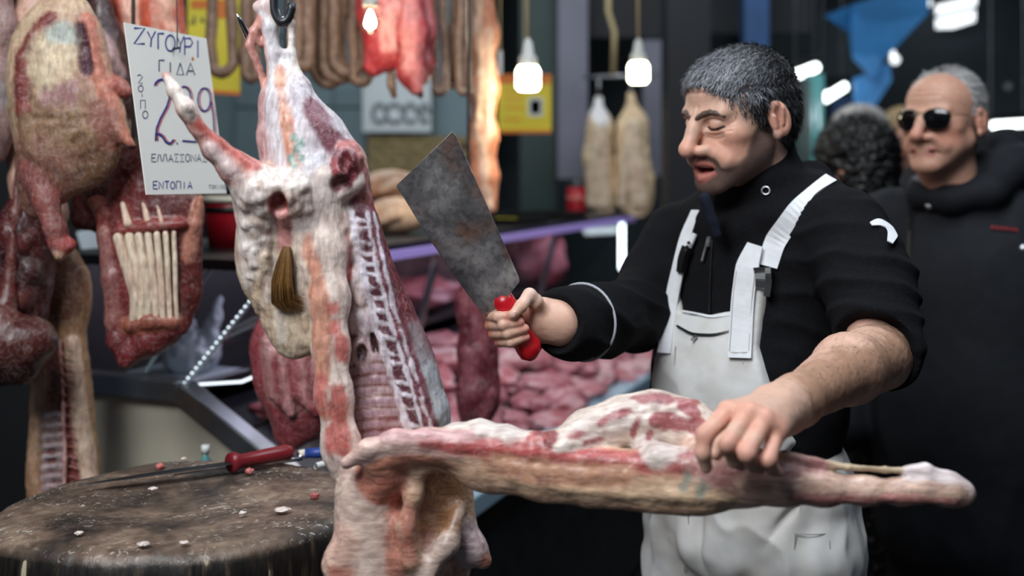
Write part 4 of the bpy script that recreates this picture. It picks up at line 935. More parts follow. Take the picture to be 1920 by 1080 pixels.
# yellow signs
def ysign(name, x0, y0, x1, y1, Y, label, marks, patch=None, tilt=0):
    e = empty(name, P((x0 + x1) / 2, y0, Y)); tag(e, label, 'sign')
    MB().prism([P(x0, y1, Y), P(x1, y1 + tilt, Y), P(x1, y0 + tilt, Y), P(x0, y0, Y)], (0, .006, 0)).build('board', MATS['yellow_sign'], e)
    for (a, b, c, d, mt) in marks: MB().prism([P(a, d, Y - .002), P(c, d, Y - .002), P(c, b, Y - .002), P(a, b, Y - .002)], (0, .002, 0)).build('printed_band', MATS[mt], e)
    m = MB()
    for u, v in (((x0, y0), (x1, y0 + tilt)), ((x1, y0 + tilt), (x1, y1 + tilt)), ((x1, y1 + tilt), (x0, y1)), ((x0, y1), (x0, y0))): m.bar(P(*u, Y - .001), P(*v, Y - .001), .012, .012)
    m.build('border', MATS['orange_ink'], e)
    top = P((x0 + x1) / 2, y0, Y + .003); MB().tube([top, (top[0], Y + .003, 4.2)], .003, 5).build('string', MATS['cord'], e)
ysign('yellow_sign', 934, 143, 1034, 247, 4.2, 'yellow sign with a small white square hung beside the bulb', [(936, 146, 1032, 158, 'orange_ink'), (990, 183, 1018, 218, 'white_board'), (995, 188, 1013, 213, 'board_ink'), (944, 170, 984, 173, 'orange_ink'), (944, 184, 980, 187, 'orange_ink'), (944, 200, 982, 203, 'orange_ink'), (944, 222, 976, 225, 'orange_ink')])
ysign('yellow_sign', 352, -30, 450, 168, 3.1, 'yellow sign with orange border behind the leftmost sausage', [(358, 0, 392, 16, 'orange_ink'), (356, 40, 360, 46, 'green_dark'), (362, 30, 366, 46, 'green_dark'), (376, 34, 382, 42, 'green_dark'), (404, 0, 428, 34, 'orange_ink')], tilt=8)
o = slab('small_white_tag', 934, 95, 942, 140, 3.4, .004, 'white_board'); tag(o, 'small pale tag beside the orange lamb side', 'tag')
MB().tube([P(938, 95, 3.402), (P(938, 0, 3.402)[0], 3.402, 4.2)], .002, 5).build('string', MATS['cord'], o)
o = slab('pale_tag', 842, 132, 862, 160, 2.95, .004, 'paper'); tag(o, 'pale paper tag hanging among the right sausages', 'tag')
MB().tube([P(852, 132, 2.952), (P(852, 0, 2.952)[0], 2.952, 4.2)], .002, 5).build('string', MATS['cord'], o)
# bulbs
def bulb(px, ytop, ybot, Y, w, label, clear=False):
    b = P(px, ybot, Y); t = P(px, ytop, Y); e = empty('hanging_bulb', b); tag(e, label, 'lamp', 'bare bulbs on cords')
    H = t[2] - b[2]; r = S(w / 2, Y)
    if clear:
        MB().lathe(b, [(0, 0), (r * .7, r * .25), (r, r), (r * .85, r * 1.7), (r * .5, r * 2.4), (r * .45, r * 2.8)], 20).build('globe', MATS['bulb_glass'], e, True)
        MB().lathe(b, [(0, r * .45), (r * .45, r * .7), (r * .55, r * 1.1), (r * .35, r * 1.8), (r * .12, r * 2.3), (0, r * 2.4)], 16).build('filament', MATS['filament'], e, True)
        z = r * 2.75
    else:
        MB().lathe(b, [(0, 0), (r * .75, 0), (r, r * .3), (r, r * .9), (r * .93, r * 1.0), (r, r * 1.1), (r, r * 1.6), (r * .8, r * 1.95), (r * .75, r * 2.05)], 24).build('globe', MATS['lamp_glow'], e, True)
        z = r * 2.0
    MB().lathe(b, [(r * .5, z), (r * .78, z), (r * .75, z + r * .7), (r * .5, z + r * 1.0), (r * .38, z + r * 1.9), (r * .12, z + r * 2.3), (0, z + r * 2.3)], 20).build('socket', MATS['socket'], e, True)
    MB().tube([(b[0], Y, b[2] + z + r * 2.2), (b[0] - .004, Y, b[2] + z + r * 2.2 + .3), (b[0] - .01, Y, 4.2)], .0045, 6).build('cord', MATS['cord'], e, True)
    l = bpy.data.lights.new('bulb_light', 'POINT'); l.energy = 1.6 if not clear else .7; l.color = (1.0, .84, .60); l.shadow_soft_size = .03
    lo = bpy.data.objects.new('bulb_light', l); COL.objects.link(lo); lo.parent = e; lo.location = (0, -.0, -.05)
bulb(990, 72, 170, 2.95, 46, 'glowing white bulb on a cord in front of the yellow sign')
bulb(1197, 80, 156, 3.5, 39, 'glowing white bulb on a cord above the tripe')
bulb(694, -20, 64, 2.5, 38, 'clear glass bulb with bright filament before the red meat', True)

# ------------------------------------------------------------------ meat laid out in and on the counter
def lumps(n, seed):
    out = []
    for i in range(n):
        bm = bmesh.new(); bmesh.ops.create_icosphere(bm, subdivisions=4, radius=1)
        V = np.array([v.co[:] for v in bm.verts]); Q = np.array([[v.index for v in f_.verts] for f_ in bm.faces]); bm.free()
        d = fbm(V, 1.6, 3, seed + i); V2 = V * (1 + .62 * d)[:, None]; V2 = V2 + .05 * fbm(V, 6, 2, seed + i)[:, None] * V
        w = sstep(-.05, .35, fbm(V, 2.2, 3, seed + i + 40))[:, None]
        cA, cB = [(lin(176, 88, 100), lin(210, 160, 168)), (lin(158, 72, 86), lin(196, 136, 146)), (lin(190, 118, 128), lin(222, 188, 192))][i % 3]
        col = np.array(cA) * (1 - w) + np.array(cB) * w
        me_o = mk('meat_piece', V2, Q, MATS['meat'], None, col); out.append(me_o)
    return out
protos = lumps(6, 50)
used = set(); rn = random.Random(9)
def place(k, loc, sc, rz, label, cat='meat', group='meat pieces laid out in the counter'):
    p = protos[k]
    if k in used: o = p.copy(); COL.objects.link(o)
    else: o = p; used.add(k)
    o.location = tuple(loc); o.scale = sc; o.rotation_euler = (0, 0, rz); tag(o, label, cat, group); return o
L0 = 'pink raw meat piece in the heap on the sloping counter bed'
for i in range(100):                       # five staggered rows up the slope
    s = .075 + .088 * (i % 5) + rn.uniform(-.03, .03); t = .30 + .118 * (i // 5) + .06 * (i % 2) + rn.uniform(-.05, .05)
    if abs(s - .34) < .11 and abs(t - 1.62) < .17 or abs(s - .16) < .08 and abs(t - .72) < .1: continue
    r = rn.uniform(.050, .066); z = .735 + (s - .03) / .47 * .22 + r * .36
    place(rn.randrange(6), C(s, t, z), (r * rn.uniform(.75, 1.1), r * rn.uniform(1.0, 1.75), r * rn.uniform(.40, .75)), rn.uniform(0, 6), L0)
place(2, C(.34, 1.62, .95), (.15, .12, .075), .6, 'largest pale pink cut on the counter bed under the cleaver hand', group=None)
place(0, C(.68, 1.38, 1.075), (.16, .12, .065), .4, 'pink marbled cut on the inner shelf behind the glass')
place(2, C(.72, 1.62, 1.05), (.10, .10, .04), 1.4, 'pale slice beside the marbled cut on the inner shelf')
place(1, C(.60, 2.45, 1.13), (.12, .12, .12), 1.0, 'dark pink joint at the far end of the inner shelf')
place(5, C(.16, .72, .83), (.085, .10, .06), 1.0, 'dark pink joint on the bed just right of the ribs')
# pale poultry on the roof shelf
def poultry(c, sc, rz, label):
    e = empty('poultry', c); tag(e, label, 'poultry', 'plucked poultry on the counter'); f = Field()
    c = np.asarray(c); R = np.array([[math.cos(rz), math.sin(rz), 0], [-math.sin(rz), math.cos(rz), 0], [0, 0, 1]])
    g = lambda x, y, z: c + np.array([x, y, z]) @ R * sc
    f.ell(g(0, 0, .055), np.array((.10, .07, .055)) * sc, R, k=.02, col=lin(232, 196, 160), soft=.02)
    for s_ in (-1, 1):
        f.cap(g(.04, .055 * s_, .05), g(.12, .05 * s_, .045), .032 * sc, .016 * sc, k=.015, col=lin(226, 176, 136), soft=.02)
        f.cap(g(.12, .05 * s_, .045), g(.16, .045 * s_, .03), .010 * sc, .012 * sc, k=.01)
        f.cap(g(-.05, .06 * s_, .06), g(.0, .085 * s_, .04), .018 * sc, .012 * sc, k=.01)
    grow('poultry_body', f, .006, lin(232, 196, 160), 'meat_dry', e, .003, 40, 60, 0, 100, .1)
poultry(C(.50, .95, 1.312), 1.0, 2.6, 'pale plucked chicken lying on the counter, lower of two')
poultry(C(.60, 1.10, 1.40), .95, 2.9, 'pale plucked chicken lying on top of the other')
# shoulder hanging at the counter's near corner and dark strip behind the cleaver hand
e = empty('meat_shoulder', P(540, 600, 2.02)); tag(e, 'dark pink shoulder of meat hanging behind the fat apron', 'meat cut'); Y = 2.02; f = Field()
chain(f, [(536, 560, Y, 36), (536, 650, Y, 56), (548, 720, Y, 58), (560, 780, Y, 40), (545, 815, Y, 26)], k=.03, flat=(YA, .7), col=lin(150, 70, 76), soft=.02)
chain(f, [(600, 640, Y, 40), (600, 720, Y, 40), (592, 780, Y, 24)], k=.03, flat=(YA, .7), col=lin(122, 52, 58), soft=.02)
for i in range(9):
    x = 500 + i * 12; chain(f, [(x, 640 + (i % 3) * 20, Y - .045, 6), (x + 10, 740 + (i % 4) * 12, Y - .048, 6)], k=.012, col=lin(*rn.choice([(166, 92, 96), (128, 54, 60), (176, 126, 124)])), soft=.012)
grow('shoulder_body', f, .004, MEAT, 'meat', e, .003, 40, 15, .001, 150, .16)
MB().tube([P(536, 560, Y), (P(536, 0, Y)[0], Y, 2.06), (P(536, 0, Y)[0], 2.02, 2.116)], .004, 6).build('hook', MATS['steel'], e, True)
strip('meat_strip', 'long dark red meat strip hanging behind the cleaver hand', [(878, 500, 16), (884, 580, 22), (896, 660, 30), (898, 740, 34), (890, 790, 26)], 2.42, lin(98, 34, 46), lin(136, 72, 80), vox=.005, seed=6, hookto=2.12)
# plastic bag in the case
e = empty('plastic_bag', C(.66, .22, 1.015)); tag(e, 'crumpled grey plastic bag inside the counter end glass', 'bag'); f = Field(); c = C(.66, .22, 1.06)
f.ell(c, (.06, .06, .05), k=.02); f.cap(c + (.0, 0, .02), c + (-.02, .0, .12), .03, .006, k=.02); f.cap(c + (.04, 0, .02), c + (.07, .0, .14), .025, .004, k=.02)
V, Q = f.mesh(.005); V = disp(V, Q, .008, 40, 3, 3, True); mk('bag_body', V, Q, MATS['bag'], e)
o = MB().prism([C(.55, .06, 1.018), C(.8, .06, 1.018), C(.8, .3, 1.018), C(.55, .3, 1.018)], (0, 0, .002)).build('paper_liner', MATS['paper']); tag(o, 'white paper liner on the inner shelf under the bag', 'paper')
# ------------------------------------------------------------------ chopping block, knives, card
bc = np.array([-.505, 1.63]); RX, RY, ZT = .290, .245, 1.0
blk = empty('chopping_block', (bc[0], bc[1], 0)); tag(blk, 'worn round wooden chopping block with stained dark top', 'chopping block')
n, rings = 160, [(0, 0), (.2, 0), (.4, 0), (.55, 0), (.7, 0), (.82, 0), (.9, -.001), (.955, -.006), (.985, -.018), (1.0, -.04), (1.0, -.08), (1.0, -.14), (.995, -.22), (.99, -.32), (.98, -.45), (.0, -.45)]
V = []; cl = []
for k, (r, z) in enumerate(rings):
    for i in range(n):
        a = 2 * math.pi * i / n; x = r * RX * math.cos(a); y = r * RY * math.sin(a)
        V.append((bc[0] + x, bc[1] + y, ZT + z))
V = np.array(V)
rr = np.array([r for r, z in rings for i in range(n)]); zz = np.array([z for r, z in rings for i in range(n)]); aa = np.tile(2 * math.pi * np.arange(n) / n, len(rings))
top = zz > -.03
V[:, 2] += np.where(top & (rr < .99), .006 * fbm(V, 7, 3, 1) - .010 * np.clip(1 - ((rr - .0) / .6) ** 2, 0, 1), 0)
V[:, 2] += np.where(zz > -.1, -.018 * np.clip(-np.cos(aa), 0, 1) ** 2 * rr ** 2, 0)
rad = np.where(rr > .95, .010 * fbm(np.stack([np.cos(aa) * 4, np.sin(aa) * 4, zz * 3], 1), 1, 3, 2) + np.where(zz < -.03, .006 * fbm(np.stack([np.cos(aa) * 30, np.sin(aa) * 30, zz * 2], 1), 1, 2, 5), 0), 0)
V[:, 0] += np.cos(aa) * rad; V[:, 1] += np.sin(aa) * rad
Qb = [(k * n + i, (k + 1) * n + i, (k + 1) * n + (i + 1) % n, k * n + (i + 1) % n) for k in range(len(rings) - 1) for i in range(n)]
# wood material: end grain top stained dark brown with pale scraps of fat, near-black furrowed bark side
m = bpy.data.materials.new('block_wood'); MATS['block_wood'] = m; m.use_nodes = True; nt = m.node_tree; N = nt.nodes; L = nt.links; b = N['Principled BSDF']
tc = N.new('ShaderNodeTexCoord'); ge = N.new('ShaderNodeNewGeometry'); sx = N.new('ShaderNodeSeparateXYZ'); L.new(ge.outputs['Normal'], sx.inputs[0])
def noise(scale, det=5, src=None, dist=0):
    x = N.new('ShaderNodeTexNoise'); x.inputs['Scale'].default_value = scale; x.inputs['Detail'].default_value = det; x.inputs['Distortion'].default_value = dist; L.new(src or tc.outputs['Object'], x.inputs['Vector']); return x.outputs['Fac']
def ramp(src, stops):
    x = N.new('ShaderNodeValToRGB'); e = x.color_ramp.elements
    while len(e) < len(stops): e.new(.5)
    for k, (p_, c_) in enumerate(stops): e[k].position = p_; e[k].color = (*c_, 1)
    L.new(src, x.inputs[0]); return x.outputs[0]
def mixc(fac, a_, b_, bt='MIX'):
    x = N.new('ShaderNodeMix'); x.data_type = 'RGBA'; x.blend_type = bt
    if isinstance(fac, float): x.inputs[0].default_value = fac
    else: L.new(fac, x.inputs[0])
    L.new(a_, x.inputs[6]); L.new(b_, x.inputs[7]); return x.outputs[2]
topc = ramp(noise(7, 6, None, .6), [(.36, lin(44, 40, 40)), (.47, lin(92, 78, 68)), (.58, lin(126, 106, 92)), (.72, lin(156, 138, 120))])
grain = ramp(noise(60, 6), [(.35, (.62, .60, .58)), (.65, (1.15, 1.13, 1.1))])
topc = mixc(1.0, topc, grain, 'MULTIPLY')
specks = mixc(ramp(noise(9, 3), [(.45, (0, 0, 0)), (.6, (1, 1, 1))]), ramp(noise(150, 3), [(.70, (0, 0, 0)), (.74, (.0, .0, .0))]), ramp(noise(110, 4, None, 1.0), [(.58, (0, 0, 0)), (.68, (.8, .8, .8))])); fatc = N.new('ShaderNodeRGB'); fatc.outputs[0].default_value = (*lin(206, 196, 186), 1)
patch = ramp(noise(22, 6, None, 1.5), [(.66, (0, 0, 0)), (.74, (.55, .55, .55))])
topc = mixc(specks, topc, fatc.outputs[0]); topc = mixc(patch, topc, fatc.outputs[0])
mp = N.new('ShaderNodeMapping'); mp.inputs['Scale'].default_value = (1, 1, .12); L.new(tc.outputs['Object'], mp.inputs[0])
sidec = ramp(noise(70, 5, mp.outputs[0]), [(.35, lin(14, 12, 11)), (.55, lin(34, 28, 24)), (.64, lin(70, 58, 46)), (.70, lin(190, 176, 152))])
mk_ = ramp(sx.outputs['Z'], [(.35, (0, 0, 0)), (.75, (1, 1, 1))])
L.new(mixc(mk_, sidec, topc), b.inputs['Base Color']); b.inputs['Roughness'].default_value = .45
bp = N.new('ShaderNodeBump'); bp.inputs['Strength'].default_value = .6; bp.inputs['Distance'].default_value = .006; L.new(noise(60, 6, mp.outputs[0]), bp.inputs['Height']); L.new(bp.outputs[0], b.inputs['Normal'])
mk('block_top', V, np.array(Qb), MATS['block_wood'], blk)
for k in range(3):
    a = 2.1 * k + .5; x = bc[0] + .17 * math.cos(a); y = bc[1] + .15 * math.sin(a)
    MB().tube([(x, y, .56), (x + .02 * math.cos(a), y + .02 * math.sin(a), 0)], .045, 12).build('leg', MATS['wall_black'], blk)

def onblock(px, py, lift=0):
    Y = (CH - ZT - lift) * F / (py - HOR); return P(px, py, Y)
# big knife with maroon handle
def knife(name, label, pts_h, rad, mt, tip, bw, bt, blade_mat='steel'):
    e = empty(name, pts_h[0]); tag(e, label, 'knife')
    MB().tube(pts_h, rad, 14).build('handle', MATS[mt], e, True)
    a = np.asarray(pts_h[0]); t = np.asarray(tip); d = nrm(t - a); s = nrm(np.cross(d, (0, 0, 1))); up = np.array([0, 0, 1.0])
    L_ = np.linalg.norm(t - a); V = []
    for k in np.linspace(0, 1, 12):
        c = a + d * L_ * k; w = bw * (1 - .85 * max(0, (k - .55) / .45) ** 1.6); th = bt * (1 - .7 * k)
        V += [c - s * w * .5, c + up * th * .5 - s * w * .3, c + s * w * .5, c - up * th * .5 + s * w * .1]
    Q = [(i * 4 + j, i * 4 + (j + 1) % 4, i * 4 + 4 + (j + 1) % 4, i * 4 + 4 + j) for i in range(11) for j in range(4)] + [(0, 1, 2, 3), (47, 46, 45, 44)]
    mk('blade', np.array(V), Q, MATS[blade_mat], e, None, False); return e
k_h = [onblock(432, 868, .018), onblock(440, 866, .018), onblock(452, 864, .018), onblock(500, 855, .020), onblock(538, 848, .021), onblock(550, 846, .021)]
knife('butcher_knife', 'long butcher knife with maroon handle lying on the block', k_h, [.016, .017, .011, .0125, .0135, .008], 'maroon_handle', onblock(156, 908, .007), .024, .004, 'steel_dark')
h2 = [onblock(560, 851, .014), onblock(572, 850, .014), onblock(600, 849, .014), onblock(640, 847, .014)]
e = empty('sharpening_knife', h2[0]); tag(e, 'thin knife with blue handle behind the maroon-handled knife', 'knife')
MB().tube(h2[1:], [.008, .0095, .009], 12).build('handle', MATS['blue_handle'], e, True)
MB().tube(h2[:2], [.0065, .0075], 12).build('ferrule', MATS['cream'], e, True)
a = onblock(566, 860, .008); t = onblock(326, 890, .004); MB().tube([a, a + (t - a) * .5, t], [.004, .0035, .001], 8).build('blade', MATS['chrome'], e, True)
MB().tube([h2[0], a], [.005, .004], 8).build('tang', MATS['chrome'], e, True)
e = empty('white_tube', onblock(592, 874, .005)); tag(e, 'short white plastic tube end lying by the carcass', 'tube')
A = onblock(592, 874, .005); B = onblock(636, 862, .005); MB().tube([A, B], .0055, 14, False).build('tube', MATS['white_plastic'], e, True); MB().tube([A + (B - A) * .03, B], .0045, 14).build('bore', MATS['board_ink'], e, True)
# scraps
rn = random.Random(2)
for i, (x, y, r, mt, lab) in enumerate(((287, 918, 9, 'FAT', 'small white fat scrap at the middle of the block'), (300, 876, 9, 'RED', 'pink meat scrap beside the knife blade'), (590, 932, 10, 'RED', 'pink meat scrap near the carcass edge'), (528, 958, 18, 'FAT', 'flat white fat scrap on the right of the block'), (468, 886, 9, 'RED', 'red scrap in front of the maroon handle'), (345, 862, 6, 'FAT', 'tiny white scrap at the far rim of the block'), (148, 1002, 10, 'FAT', 'thin white scrap at the near left rim'), (455, 964, 9, 'FAT', 'pale scrap left of the flat white one'), (270, 1022, 14, 'FAT', 'pale smear of fat on the near rim'), (345, 1020, 10, 'FAT', 'smaller pale smear of fat on the near rim'))):
    c = onblock(x, y, .002); c[2] += .002; bm = bmesh.new(); bmesh.ops.create_icosphere(bm, subdivisions=3, radius=1); V = np.array([v.co[:] for v in bm.verts]); Q = np.array([[v.index for v in f_.verts] for f_ in bm.faces]); bm.free()
    V = V * (1 + .6 * fbm(V, 2.2, 3, i))[:, None] * np.array([S(r, c[1]) * .85, S(r, c[1]) * .8, .0022 if mt == 'FAT' else .005]) + c
    o = mk('meat_scrap', V, Q, MATS['meat'], None, np.tile(np.array(FAT if mt == 'FAT' else lin(196, 110, 104)), (len(V), 1))); tag(o, lab, 'scrap', 'scraps on the block')

# price card with hand lettering
cA, cB, cC, cD = P(233, 42, 1.70), P(387, 72, 1.89), P(427, 362, 1.89), P(275, 365, 1.70)
cC = cB + cD - cA; cn = nrm(np.cross(cB - cA, cD - cA)); cn = cn if cn[1] < 0 else -cn
card = empty('price_card', cD); tag(card, 'white hand-lettered Greek price card reading 2.99 hung among the meat', 'sign')
MB().prism([cA, cB, cC, cD], -cn * .002).build('card_sheet', MATS['card'], card)
quad_px = np.array([(233, 42), (387, 72), (427, 362), (275, 365)], float)
def card_pt(px, py, lift=.0006):
    o_ = np.array([0, 0, CH]); d = P(px, py, 1.0) - o_; t = ((cA - o_) @ cn) / (d @ cn); return o_ + d * t + cn * lift
def stroke(name, pts, wpx, mt, lift=.0006, close=False):
    ps = [card_pt(x, y, lift) for x, y in pts]; V = []; Q = []
    if close: ps.append(ps[0])
    for i, p_ in enumerate(ps):
        d = nrm(ps[min(i + 1, len(ps) - 1)] - ps[max(i - 1, 0)]); s = nrm(np.cross(cn, d)) * S(wpx / 2, 1.8); V += [p_ - s, p_ + s]
    Q = [(2 * i, 2 * i + 1, 2 * i + 3, 2 * i + 2) for i in range(len(ps) - 1)]
    mk(name, np.array(V), Q, MATS[mt], card, None, False)
def arc(cx, cy, rx, ry, a0, a1, n=12): return [(cx + rx * math.cos(math.radians(a0 + (a1 - a0) * i / n)), cy + ry * math.sin(math.radians(a0 + (a1 - a0) * i / n))) for i in range(n + 1)]
# glyph strokes in a unit box (x right, y down)
GL = {'Ζ': [[(0, 0), (1, 0), (0, 1), (1, 1)]], 'Υ': [[(0, 0), (.5, .5), (1, 0)], [(.5, .5), (.4, 1)]], 'Γ': [[(0, 1), (0, 0), (.9, 0)]],
 'Ο': [[(.5 + .5 * math.cos(t), .5 + .5 * math.sin(t)) for t in np.linspace(0, 2 * math.pi, 15)]], 'Ρ': [[(0, 1), (0, 0), (.7, 0), (1, .25), (.7, .5), (0, .5)]], 'Ι': [[(.5, 0), (.5, 1)]],
 'Δ': [[(.5, 0), (0, 1), (1, 1), (.5, 0)]], 'Α': [[(0, 1), (.5, 0), (1, 1)], [(.2, .65), (.8, .65)]], 'Ε': [[(1, 0), (0, 0), (0, 1), (1, 1)], [(0, .5), (.8, .5)]],
 'Λ': [[(0, 1), (.3, 0), (.7, 0), (1, 1)]], 'Σ': [[(1, 0), (0, 0), (.6, .5), (0, 1), (1, 1)]], 'Ν': [[(0, 1), (0, 0), (1, 1), (1, 0)]], 'Τ': [[(0, 0), (1, 0)], [(.5, 0), (.5, 1)]], 'Π': [[(0, 1), (0, 0), (1, 0), (1, 1)]],
 'Κ': [[(0, 0), (0, 1)], [(1, 0), (0, .5), (1, 1)]], '2': [[(0, .1), (.5, 0), (1, .2), (.2, 1), (1, 1)]], '0': [[(.5 + .5 * math.cos(t), .5 + .5 * math.sin(t)) for t in np.linspace(0, 2 * math.pi, 13)]], '1': [[(.5, 0), (.5, 1)]]}
def text(s, boxes, w, mt):
    for ch, (x0, y0, x1, y1) in zip(s, boxes):
        for st_ in GL[ch]: stroke('lettering', [(x0 + (x1 - x0) * u, y0 + (y1 - y0) * v) for u, v in st_], w, mt)
text('ΖΥΓΟΥΡΙ', [(251, 53, 271, 82), (276, 59, 291, 88), (296, 63, 308, 92), (310, 66, 328, 96), (331, 68, 345, 98), (346, 72, 361, 103), (366, 76, 375, 108)], 3.4, 'ink_blue')
text('ΓΙΔΑ', [(298, 113, 309, 134), (316, 117, 322, 136), (331, 118, 344, 140), (349, 118, 365, 141)], 3, 'ink_grey')
big2 = arc(304, 163, 15, 14, 190, 360) + [(318, 180), (312, 200), (300, 222), (293, 240), (291, 264)] + [(291, 252), (297, 251), (304, 256), (310, 266), (318, 270), (325, 262)]
for dx, mt, lf, w in ((4, 'ink_red', .0006, 4), (0, 'ink_blue', .0011, 4.2)):
    stroke('numeral', [(x + dx, y) for x, y in big2], w, mt, lf)
    stroke('numeral', [(x + dx, y) for x, y in arc(344, 184, 13, 22, 60, 420)], w * .8, mt, lf)
    stroke('numeral', [(x + dx, y) for x, y in [(357, 190), (364, 215), (366, 242), (367, 266), (341, 264)]], w * .8, mt, lf)
    stroke('numeral', [(x + dx, y) for x, y in arc(382, 187, 12, 22, 0, 360)], w * .8, mt, lf)
    stroke('numeral', [(x + dx, y) for x, y in [(394, 190), (399, 215), (401, 250)]], w * .8, mt, lf)
stroke('numeral', [(331, 267), (333, 271)], 3, 'ink_grey')
text('20ΙΠΟ', [(257, 140, 267, 156), (259, 160, 268, 172), (261, 176, 271, 182), (263, 188, 272, 204), (267, 208, 277, 222)], 1.8, 'ink_grey')
text('ΕΛΛΑΣΣΟΝΑΣ', [(284 + i * 10.6, 289 + (i % 2), 284 + i * 10.6 + 8, 303) for i in range(10)], 1.9, 'ink_grey')
text('ΕΝΤΟΠΙΑ', [(287 + i * 10.8, 340 + (i % 2), 287 + i * 10.8 + 8, 354) for i in range(7)], 2.1, 'ink_blue')
text('ΤΟΚΙΛΟ', [(391 + i * 5.6, 347, 391 + i * 5.6 + 4, 354) for i in range(6)], 1.1, 'ink_grey')
stroke('stain', arc(361, 110, 1.5, 2, 0, 330), 3, 'orange_ink', .0008)
p = card_pt(325, 92, 0); MB().tube([p + cn * .012, p - cn * .03], .0022, 6).build('pin', MATS['steel_dark'], card)
MB().tube([p + cn * .008, p + cn * .008 + np.array([0, 0, .03]), (p[0], p[1] - .0, 2.05), (p[0], 2.02, 2.115)], .0012, 5).build('string', MATS['steel_dark'], card)
